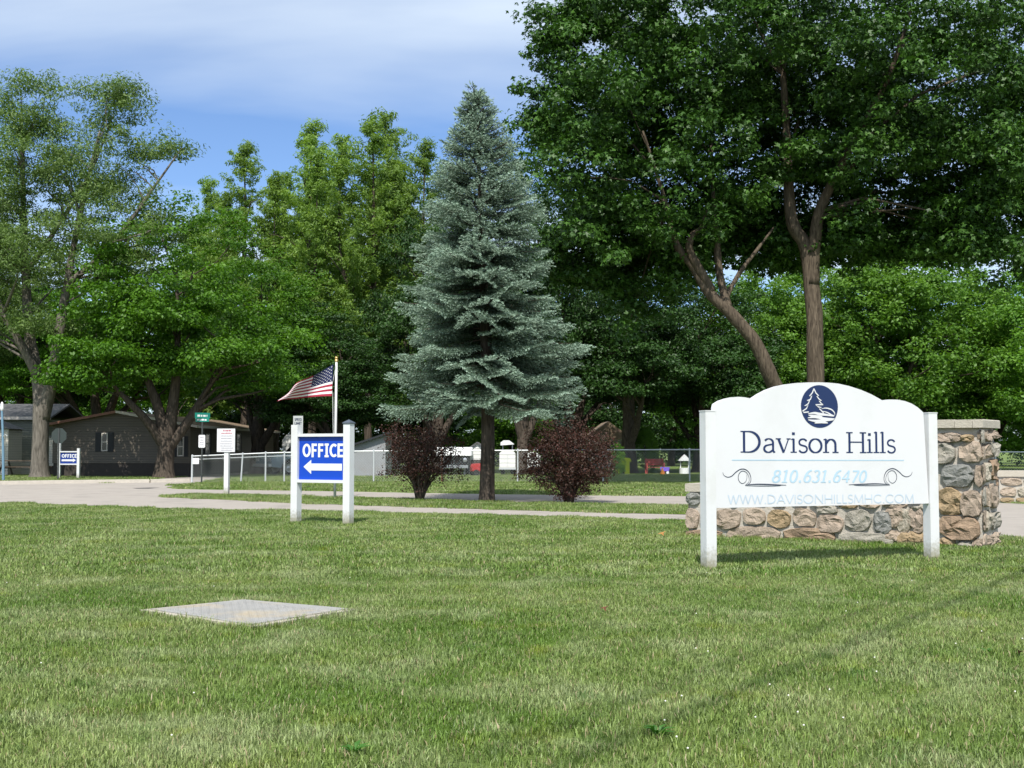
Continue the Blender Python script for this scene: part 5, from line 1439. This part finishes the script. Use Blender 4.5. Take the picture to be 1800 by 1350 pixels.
# around the spruce and behind the great maple
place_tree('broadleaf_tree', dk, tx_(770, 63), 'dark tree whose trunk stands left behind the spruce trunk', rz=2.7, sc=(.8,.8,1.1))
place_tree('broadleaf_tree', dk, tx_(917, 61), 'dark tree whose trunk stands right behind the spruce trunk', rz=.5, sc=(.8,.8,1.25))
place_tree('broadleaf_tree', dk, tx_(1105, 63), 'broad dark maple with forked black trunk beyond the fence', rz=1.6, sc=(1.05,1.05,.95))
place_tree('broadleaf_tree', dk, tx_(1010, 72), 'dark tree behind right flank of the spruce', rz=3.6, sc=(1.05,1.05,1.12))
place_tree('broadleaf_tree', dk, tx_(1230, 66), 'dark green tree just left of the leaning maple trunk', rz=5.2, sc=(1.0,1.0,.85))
for px, top, Y, d, rz, kx, lab in ((1325, 478, 68, bu1, .2, 1.1, 'bright green tree seen between the two maple trunks'), (1420, 455, 73, bu2, 1.3, 1.1, 'bright green tree directly behind the straight maple trunk'),
                          (1530, 440, 67, bu1, 2.5, 1.15, 'tallest bright green tree right of the straight maple trunk'), (1640, 425, 69, bu2, 3.9, 1.2, 'bright green tree above the stone pier'),
                          (1745, 490, 72, bu1, 5.0, 1.1, 'bright green tree under the gap of sky at right'), (1850, 470, 67, bu2, .9, 1.2, 'green tree cut by right picture edge')):
    k = hscale(top, Y, 9.7)
    place_tree('broadleaf_tree', d, tx_(px, Y), lab, group='bright trees behind the entrance sign', rz=rz, sc=(k*kx, k*kx, k))
place_tree('garden_shrub', bu1, tx_(1136, 64), 'green garden shrub beside the dark maple trunk beyond fence', 'shrub', rz=1.0, sc=(.20,.20,.26))
place_tree('garden_shrub', bu2, tx_(1085, 60), 'small conical green shrub at edge of the larger purple bush', 'shrub', rz=2.0, sc=(.12,.12,.16))
# the wood closing the view
rnd = random.Random(77)
k = 0
for Y, step, x0, x1, hs0 in ((88, 5.4, -52, 58, .92), (102, 6.5, -60, 66, 1.0), (112, 6.0, -6, 22, .95)):
    x = x0
    while x < x1:
        d = (bd1, bd2)[rnd.randrange(2)]
        h_ = hs0*rnd.uniform(.8, 1.05)*(0.80 if 26 < x < 46 else 1.0)
        place_tree('wood_tree', d, (x, Y + rnd.uniform(-2.5, 2.5), 0), 'tree in the distant wood closing the view', 'tree', 'trees of the distant wood', rnd.uniform(0, 6.28), (1.05, 1.05, h_))
        x += step*rnd.uniform(.8, 1.2); k += 1

# --- blue spruce
def spruce():
    rg = np.random.default_rng(7); rnd = random.Random(7)
    H = 10.15; tb = MB()
    stem(tb, [(0,0,-.1), (0,0,.25), (.02,0,2), (-.08,.02,5), (-.21,0,8), (-.345,0,H-.25), (-.36,0,H)], [.27,.20,.17,.12,.06,.018,.006], 12)
    for k in range(46):                       # dead stubs on the bare trunk
        z = rnd.uniform(.5, 2.6); q = rnd.uniform(0, 6.28); L = rnd.uniform(.08, .35)
        tb.tube([(0,0,z), (math.cos(q)*L, math.sin(q)*L, z+rnd.uniform(-.1,.05))], [.012,.004], 4, cap=False)
    TA, TD, TN, TL, TT = [], [], [], [], []    # twig base, direction, normal, length, tint
    z = 2.55
    def lean(zz): return -.36*(zz/H)**2
    while z < H-.12:
        f = (z-2.55)/(H-2.55)
        rad = 2.36*(1-f**1.62)**.92 + .05
        nb = int(15 - 5*f); q0 = rnd.uniform(0, 6.28)
        for bq in range(nb):
            q = q0 + 6.283*bq/nb + rnd.uniform(-.38, .38)
            gap = mnoise.noise(Vector((math.cos(q)*1.3, math.sin(q)*1.3, z*1.1)))
            if gap < (-.36 if f < .4 else -.45): continue
            L = rad*(rnd.uniform(.72, 1.06) + .28*gap)
            zz = z + rnd.uniform(-.16, .16)
            rise = -.25 + .98*max(0, f-.35)**1.15 + rnd.uniform(-.13, .13)      # low boughs sag, high ones climb
            dirh = Vector((math.cos(q), math.sin(q), 0)); lat = Vector((-math.sin(q), math.cos(q), 0)); x_ = lean(zz)
            roll = rnd.uniform(-.38, .38); bt = rnd.uniform(-.12, .14)
            def bp(t): return dirh*(L*t) + Vector((x_, 0, zz + L*(rise*t + .05*math.sin(t*PI) + .15*t**4)))
            tb.tube([bp(0), bp(.35), bp(.7), bp(1)], [.028*(1-f*.6), .02*(1-f*.6), .011, .004], 4, cap=False)
            n = max(5, int(L/.080))
            for i in range(n):
                t = (i+.6)/n
                if t < .14 and f < .8: continue
                p = bp(t); tan = (bp(min(1, t+.05))-bp(t-.05)).normalized()
                wl_ = (.46*L*math.sin(PI*min(1, (1-t)*.95+.02))**.8*.75 + .12)*rnd.uniform(.7, 1.2); wl_ = min(wl_, .66)
                for s_ in (-1, 1):
                    d = (tan*.80 + lat*s_*.85 + Vector((0, 0, -.20 + s_*roll + rnd.uniform(-.05, .05)))).normalized()
                    m_ = max(1, int(wl_/.095))
                    for j in range(m_):
                        u = (j+.3)/m_; bpnt = p + d*wl_*u - Vector((0, 0, .10*wl_*u*u))
                        dd = d if j == m_-1 else (d*.75 + (tan if j % 2 else lat*s_)*.6 + Vector((0, 0, rnd.uniform(-.10, .16)))).normalized()
                        TA.append(bpnt); TD.append(dd); TN.append(Vector((0,0,1))); TL.append(rnd.uniform(.10,.16)); TT.append(.08 + .70*max(t**2.2, (t*u)**1.2) + rnd.uniform(-.2,.24) + bt)  # tint pales outward: new growth, plus painted lit tips and shaded inside
            TA.append(bp(.96)); TD.append((bp(1)-bp(.9)).normalized()); TN.append(Vector((0,0,1))); TL.append(.17); TT.append(.95)
        z += (.36 - .235*f**.62)*rnd.uniform(.8, 1.2)
    for k in range(24):                       # leader
        zt2 = H - .5 + .5*k/24; q = rnd.uniform(0, 6.28)
        TA.append(Vector((lean(zt2),0,zt2))); TD.append(Vector((math.cos(q)*.5, math.sin(q)*.5, .8)).normalized()); TN.append(Vector((1,0,0))); TL.append(.13); TT.append(.6)
    A = np.array([tuple(p) for p in TA]); D = np.array([tuple(p) for p in TD]); L = np.array(TL)[:, None]; T = np.clip(np.array(TT), 0, 1)
    N = len(A); Vs, Fs, Ts = [], [], []; base = 0
    K = 7                                     # each twig: a brush of K needle bunches
    for k in range(K):
        r = unit(rg.normal(size=(N, 3)) + np.array([0, 0, .35])); r = unit(r - D*np.sum(r*D, 1, keepdims=True))
        s = np.cross(D, r)
        st_ = A + D*L*(k/K*.75)
        tip = st_ + D*L*.42 + r*.040*rg.uniform(.7, 1.3, (N, 1)); w = .011
        mid = (st_+tip)/2
        Vs.append(np.stack([st_, mid + s*w, tip, mid - s*w], 1).reshape(-1, 3))
        i0 = base + np.arange(N)*4
        Fs.append(np.stack([np.stack([i0, i0+1, i0+2], 1), np.stack([i0, i0+2, i0+3], 1)], 1).reshape(-1, 3)); base += N*4
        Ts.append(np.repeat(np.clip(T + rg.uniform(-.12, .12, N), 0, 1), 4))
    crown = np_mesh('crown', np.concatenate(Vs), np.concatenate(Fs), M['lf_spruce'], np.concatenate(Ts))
    tm = bpy.data.meshes.new('trunk'); tm.from_pydata(tb.v, [], tb.f); tm.materials.append(M['bark_dark'])
    tm.polygons.foreach_set('use_smooth', [True]*len(tm.polygons)); tm.update()
    print('spruce twigs', N)
    return crown, tm
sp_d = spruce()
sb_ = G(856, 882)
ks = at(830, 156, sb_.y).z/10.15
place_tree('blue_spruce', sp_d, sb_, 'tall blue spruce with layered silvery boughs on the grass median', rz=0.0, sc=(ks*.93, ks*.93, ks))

# --- purple barberry shrubs
def barberry(seed, w, h, bare, nst, npt, mound=0):
    rg = np.random.default_rng(seed); rnd = random.Random(seed); tb = MB(); cen = []
    for k in range(nst):
        q = rnd.uniform(0, 6.28); rr_ = rnd.uniform(.25, 1)**.6; tipx, tipy = math.cos(q)*w*rr_, math.sin(q)*w*.8*rr_
        hz = h*(1 - .38*rr_**2)*rnd.uniform(.75, 1.08)
        b0 = Vector((math.cos(q)*.10*rnd.random(), math.sin(q)*.10*rnd.random(), 0))
        pts = [b0, Vector((tipx*.32, tipy*.32, hz*.42)), Vector((tipx*.72, tipy*.72, hz*.80)), Vector((tipx, tipy, hz*rnd.uniform(.85, 1.0)))]
        tb.tube(smooth3(pts, 3), list(np.linspace(.024, .004, 10)), 5, cap=False)
        for i in range(npt):
            t = bare + (1-bare)*rnd.random()**.8; S_ = smooth3(pts, 8); p = S_[min(len(S_)-1, int(t*(len(S_)-1)))]
            p = p + Vector((rnd.gauss(0, .13*w), rnd.gauss(0, .13*w), rnd.gauss(0, .09*h)))
            if p.z < .14: p.z = rnd.uniform(.14, .3)
            cen.append(tuple(p))
    for k in range(int(nst*.5)):               # low arching side shoots
        q = rnd.uniform(0, 6.28); L = w*rnd.uniform(.7, 1.15); d = Vector((math.cos(q), math.sin(q)*.8, 0))
        pts = [Vector((0,0,.1)), d*L*.4+Vector((0,0,h*.28)), d*L*.8+Vector((0,0,h*.36)), d*L+Vector((0,0,h*rnd.uniform(.22,.34)))]
        tb.tube(smooth3(pts, 3), list(np.linspace(.012, .003, 10)), 4, cap=False)
        for i in range(max(2, npt//3)):
            S_ = smooth3(pts, 6); cen.append(tuple(S_[rnd.randrange(len(S_)//2, len(S_))] + Vector((rnd.gauss(0,.05), rnd.gauss(0,.05), rnd.gauss(0,.05)))))
    for k in range(mound):                     # low skirt of leafy shoots down to the grass
        d = Vector((rnd.gauss(0, 1), rnd.gauss(0, 1), rnd.gauss(0, 1))).normalized()*rnd.uniform(.55, 1)**.5
        z_ = h*.42 + d.z*h*.36*(1 + .35*mnoise.noise(d*2.3))
        cen.append((d.x*w*.98, d.y*w*.85, max(.12, z_)))
    cen = np.array(cen); rad = np.full((len(cen), 3), .13)
    V, F, T = leaf_cloud(rg, cen, rad, 11, .055, 'oval', .35, .1)
    cr = np_mesh('foliage', V, F, M['lf_barberry'], T)
    tm = bpy.data.meshes.new('stems'); tm.from_pydata(tb.v, [], tb.f); tm.materials.append(M['bark_dark'])
    tm.polygons.foreach_set('use_smooth', [True]*len(tm.polygons)); tm.update()
    return cr, tm
def place_shrub(d, loc, label):
    t = empty('barberry_shrub', loc, 0, label, 'shrub', 'purple shrubs under the spruce')
    link('stems', d[1], t); link('foliage', d[0], t); return t
place_shrub(barberry(3, 1.05, 2.15, .36, 40, 17), G(738, 879.5), 'vase-shaped purple shrub with bare stems left of the spruce trunk')
rs_ = barberry(4, 1.12, 2.25, .20, 44, 22, 620)
place_shrub(rs_, G(1000, 884.5), 'dense mounded purple shrub right of the spruce trunk')

# ------------------------------------------------------------------ overhead cables (their shadows cross the lawn)
def cable(p0, p1, label, r):
    """p0, p1 ground points of the shadow; the cable hangs up-sun of it"""
    hgt = 13.0; sh_ = Vector((SUN_AZ.x, SUN_AZ.y, 0))*hgt/math.tan(SUN_EL)
    a, c = Vector((*p0, 0)) + sh_, Vector((*p1, 0)) + sh_; d = c-a
    A2, B2 = a - d*2.2, c + d*2.2
    pts = []
    for i in range(25):
        t = i/24; q = A2.lerp(B2, t); q.z = hgt + .35*((2*t-1)**2) - .05; pts.append(q - A2)
    o = MB().tube(pts, r, 8).build('overhead_cable', M['cable']); o.location = A2
    tag(o, label, 'cable')
cable(g2((1240, 1240))[0], g2((1800, 1006))[0], 'overhead cable casting the nearer shadow line on the lawn', .028)
cable(g2((960, 1287))[0], g2((1640, 1030))[0], 'overhead cable casting the fainter farther shadow line on the lawn', .020)

# ------------------------------------------------------------------ lawn
def inpoly(x, y, poly):
    """vectorised even-odd test"""
    ins = np.zeros(len(x), bool); n = len(poly)
    for i in range(n):
        x0, y0 = poly[i]; x1, y1 = poly[(i+1) % n]
        c = ((y0 > y) != (y1 > y))
        with np.errstate(divide='ignore', invalid='ignore'):
            xi = (x1-x0)*(y-y0)/(y1-y0) + x0
        ins ^= c & (x < xi)
    return ins
def clump(seed, side, nbl, hmin, hmax, wid, nm):
    rg = np.random.default_rng(seed)
    P0 = np.zeros((nbl, 3)); P0[:, :2] = rg.uniform(-side/2, side/2, (nbl, 2))
    P0[:, :2] += rg.normal(0, .01, (nbl, 2)); P0[:, 2] = -.004
    h = rg.uniform(hmin, hmax, (nbl, 1)); q = rg.uniform(0, 2*PI, nbl); lean = rg.uniform(.1, .85, (nbl, 1))
    d = np.stack([np.cos(q), np.sin(q), np.zeros(nbl)], 1); q2 = q + PI/2 + rg.normal(0, .5, nbl)
    s = np.stack([np.cos(q2), np.sin(q2), np.zeros(nbl)], 1); w = wid*rg.uniform(.6, 1.3, (nbl, 1))
    up = np.array([0, 0, 1.0])
    m = P0 + d*h*lean*.35 + up*h*.6; t = P0 + d*h*lean + up*h*np.sqrt(np.maximum(.15, 1-lean**2*.8))
    V = np.stack([P0+s*w*.5, P0-s*w*.5, m+s*w*.42, m-s*w*.42, t], 1).reshape(-1, 3)
    i0 = np.arange(nbl)*5
    F = np.stack([np.stack([i0, i0+1, i0+3], 1), np.stack([i0, i0+3, i0+2], 1), np.stack([i0+2, i0+3, i0+4], 1)], 1).reshape(-1, 3)
    me = np_mesh(nm, V, F, M['blades'], np.repeat(rg.uniform(0, 1, nbl), 5))
    return bpy.data.objects.new(nm, me)
def grass_field(name, label, pts, zs, clumps, seed, smin=.8, smax=1.25):
    n = len(pts); rg = np.random.default_rng(seed)
    me = bpy.data.meshes.new(name); me.vertices.add(n)
    co = np.zeros((n, 3), np.float32); co[:, :2] = pts; co[:, 2] = zs; me.vertices.foreach_set('co', co.ravel())
    for an, arr in (('rot', rg.uniform(0, 6.283, n)), ('scl', rg.uniform(smin, smax, n))):
        a = me.attributes.new(an, 'FLOAT', 'POINT'); a.data.foreach_set('value', arr.astype(np.float32))
    a = me.attributes.new('pick', 'INT', 'POINT'); a.data.foreach_set('value', rg.integers(0, len(clumps), n).astype(np.int32))
    o = link(name, me); tag(o, label, 'grass', kind='stuff')
    src = bpy.data.collections.new(name + '_source')
    for c in clumps: src.objects.link(c)
    ng = bpy.data.node_groups.new(name, 'GeometryNodeTree')
    ng.interface.new_socket('Geometry', in_out='INPUT', socket_type='NodeSocketGeometry'); ng.interface.new_socket('Geometry', in_out='OUTPUT', socket_type='NodeSocketGeometry')
    N, L = ng.nodes, ng.links
    gi, go = N.new('NodeGroupInput'), N.new('NodeGroupOutput')
    m2p = N.new('GeometryNodeMeshToPoints'); iop = N.new('GeometryNodeInstanceOnPoints'); ci = N.new('GeometryNodeCollectionInfo')
    ci.inputs['Collection'].default_value = src; ci.inputs['Separate Children'].default_value = True; ci.inputs['Reset Children'].default_value = True
    iop.inputs['Pick Instance'].default_value = True
    def attr(nm_, ty):
        a_ = N.new('GeometryNodeInputNamedAttribute'); a_.data_type = ty; a_.inputs['Name'].default_value = nm_; return a_.outputs['Attribute']
    L.new(gi.outputs[0], m2p.inputs['Mesh']); L.new(m2p.outputs[0], iop.inputs['Points']); L.new(ci.outputs[0], iop.inputs['Instance'])
    L.new(attr('pick', 'INT'), iop.inputs['Instance Index'])
    cx_ = N.new('ShaderNodeCombineXYZ'); L.new(attr('rot', 'FLOAT'), cx_.inputs[2]); L.new(cx_.outputs[0], iop.inputs['Rotation'])
    L.new(attr('scl', 'FLOAT'), iop.inputs['Scale'])
    L.new(iop.outputs[0], go.inputs[0])
    md = o.modifiers.new('blades', 'NODES'); md.node_group = ng
    return o
def grid(x0f, y0, y1, step, seed):
    """jittered grid over the view wedge between depths y0 and y1"""
    rg = np.random.default_rng(seed); out = []
    y = y0
    while y < y1:
        hw = .4286*y + 2.6; n = int(2*hw/step)
        xs_ = -hw + (np.arange(n)+.5)*step
        out.append(np.stack([xs_ + rg.uniform(-.35, .35, n)*step, np.full(n, y) + rg.uniform(-.35, .35, n)*step], 1)); y += step
    return np.concatenate(out)
def margin_ok(p, poly, mg):
    ok = np.ones(len(p), bool)
    for dx, dy in ((0,0),(mg,0),(-mg,0),(0,mg),(0,-mg)): ok &= ~inpoly(p[:, 0]+dx, p[:, 1]+dy, poly)
    return ok
def wallrect(F, x0, x1, y0, y1):
    return [tuple((F.o + F.x*a + F.y*c)[:2]) for a, c in ((x0,y0),(x1,y0),(x1,y1),(x0,y1))]
solid = [wallrect(FW, -.02, WL, .0, WT), wallrect(FP, -.02, PWD+.02, .0, PT), wallrect(FB, 0, 4.2, 0, .5)]
slab_in = [(cxy[0]+x*1.0, cxy[1]+y*1.0) for x, y in loc]
def keep(p, mg):
    ok = margin_ok(p, ROAD, mg)
    for s_ in solid: ok &= margin_ok(p, s_, mg*1.05)
    ok &= margin_ok(p, slab_in, min(mg, .17)*.8)
    return p[ok]
fine = [clump(100+i, .36, 600, .018, .050, .0046, 'turf_tuft') for i in range(5)]
near_p = keep(grid(0, 3.0, 12.5, .26, 1), .16)
grass_field('lawn_grass', 'mown lawn grass of the foreground', near_p, 0.0, fine, 1)
mid = [clump(120+i, .55, 520, .03, .065, .0095, 'turf_tuft') for i in range(4)]
mp_ = keep(grid(0, 12.2, 29, .42, 2), .20)
med = grid(0, 20, 34, .42, 3); mi_ = inpoly(med[:, 0], med[:, 1], [(x, y) for x, y in MEDIAN]); med = med[mi_]
far = keep(grid(0, 29, 58, .85, 4), .30)
far_c = [clump(140+i, 1.1, 620, .03, .075, .020, 'turf_tuft') for i in range(3)]
grass_field('lawn_grass', 'mown lawn grass of the middle lawn up to the lane', mp_, 0.0, mid, 2)
mid2 = [clump(130+i, .55, 420, .03, .07, .0095, 'turf_tuft') for i in range(3)]
grass_field('median_grass', 'grass of the strip between the two lanes', med, .012, mid2, 3)
grass_field('far_grass', 'grass of the far lawn around the fence', far, 0.0, far_c, 4)
# ragged longer tufts round the slab, posts and wall foot
tall = [clump(160+i, .10, 46, .025, .065, .005, 'turf_tuft') for i in range(3)]
tp = []
rnd = random.Random(4)
for i in range(4):
    a, c = Vector(sl[i]), Vector(sl[(i+1) % 4])
    for k in range(24): q = a.lerp(c, rnd.random()); tp.append((q.x + rnd.uniform(-.05,.05), q.y + rnd.uniform(-.09,.02) if i < 2 else q.y + rnd.uniform(0,.08)))
for k in range(90): q = FW.o + FW.x*rnd.uniform(-.1, WL-.3) - FW.y*rnd.uniform(.02, .10); tp.append((q.x, q.y))
for k in range(45): q = FP.o + FP.x*rnd.uniform(.2, PWD) - FP.y*rnd.uniform(.03, .10); tp.append((q.x, q.y))
for k in range(20): q = FP.o + FP.x*(PWD+rnd.uniform(.05, .12)) + FP.y*rnd.uniform(0, PT); tp.append((q.x, q.y))
for bx_ in (SL, SR, G(520, 920), G(612, 923), nb):
    for k in range(9): q = rnd.uniform(0, 6.28); tp.append((bx_.x + .10*math.cos(q), bx_.y + .10*math.sin(q)))
grass_field('edge_tufts', 'uncut grass tufts against the stone wall, posts and slab', np.array(tp), 0.0, tall, 5)
# white clover heads
b = MB(); rnd = random.Random(12)
for k in range(34):
    px_ = rnd.uniform(1150, 1800) if k < 24 else rnd.uniform(0, 1800); py_ = rnd.uniform(1010, 1340) if k < 24 else rnd.uniform(920, 1340)
    q = G(px_, py_)
    b.lathe([(0,.0),(.004,.002),(.005,.005),(.003,.008),(0,.009)], 6, M=Matrix.Translation((q.x, q.y, rnd.uniform(.03,.045))))
tag(b.build('clover_heads', M['clover']), 'scattered white clover heads in the lawn', 'clover', kind='stuff')
# broad-leaved weeds and stray dead leaves
def weed(px, py, n, L, label):
    q = G(px, py); rnd = random.Random(px); b = MB()
    for k in range(n):
        a = 6.283*k/n + rnd.uniform(-.3, .3); l = L*rnd.uniform(.7, 1.2); d = Vector((math.cos(a), math.sin(a), 0)); s_ = Vector((-math.sin(a), math.cos(a), 0)); e = rnd.uniform(.3, .9)
        P_ = [d*.01, d*l*.4+s_*l*.16+Vector((0,0,l*e*.5)), d*l+Vector((0,0,l*e*.6)), d*l*.4-s_*l*.16+Vector((0,0,l*e*.5)), d*l*.45+Vector((0,0,l*e*.42))]
        b.add([p+Vector((0,0,.02)) for p in P_], [(0,4,1),(1,4,2),(2,4,3),(3,4,0)])
    o = b.build('weed', M['lf_weed']); o.location = q; tag(o, label, 'weed', 'broad-leaved weeds in the lawn')
weed(1155, 1298, 13, .085, 'bright green dandelion rosette near bottom centre right of the lawn')
weed(622, 1330, 8, .07, 'small light green weed near bottom edge left of centre')
weed(1735, 1152, 7, .06, 'low green weed in the lawn towards right edge')
def dead_leaf(px, py, s_, m_, label):
    q = G(px, py); b = MB(); shp, tri = LEAF_SHAPES['maple']
    V_ = [((p[0]-.4)*s_, p[1]*s_, .055 + abs(p[1])*s_*.5 + p[2]*s_) for p in shp]
    b.add(V_, tri); b.add([(x, y, z-.002) for x, y, z in V_], [t_[::-1] for t_ in tri])
    o = b.build('fallen_leaf', M[m_]); o.location = q; o.rotation_euler = (.3, .25, px*.7); tag(o, label, 'leaf', 'stray dead leaves on the lawn')
dead_leaf(1165, 944, .13, 'deadleaf', 'yellow-orange fallen leaf on grass left of the entrance sign')
dead_leaf(1066, 1080, .07, 'deadleaf_brown', 'brown fallen leaf in mid lawn right of centre')
dead_leaf(1788, 1160, .09, 'deadleaf_brown', 'dark brown fallen leaf at right edge of the lawn')

for o in S.objects:
    if '_s' in o: del o['_s']
print('objects', len(S.objects), 'tris', sum(len(m.polygons) for m in bpy.data.meshes))
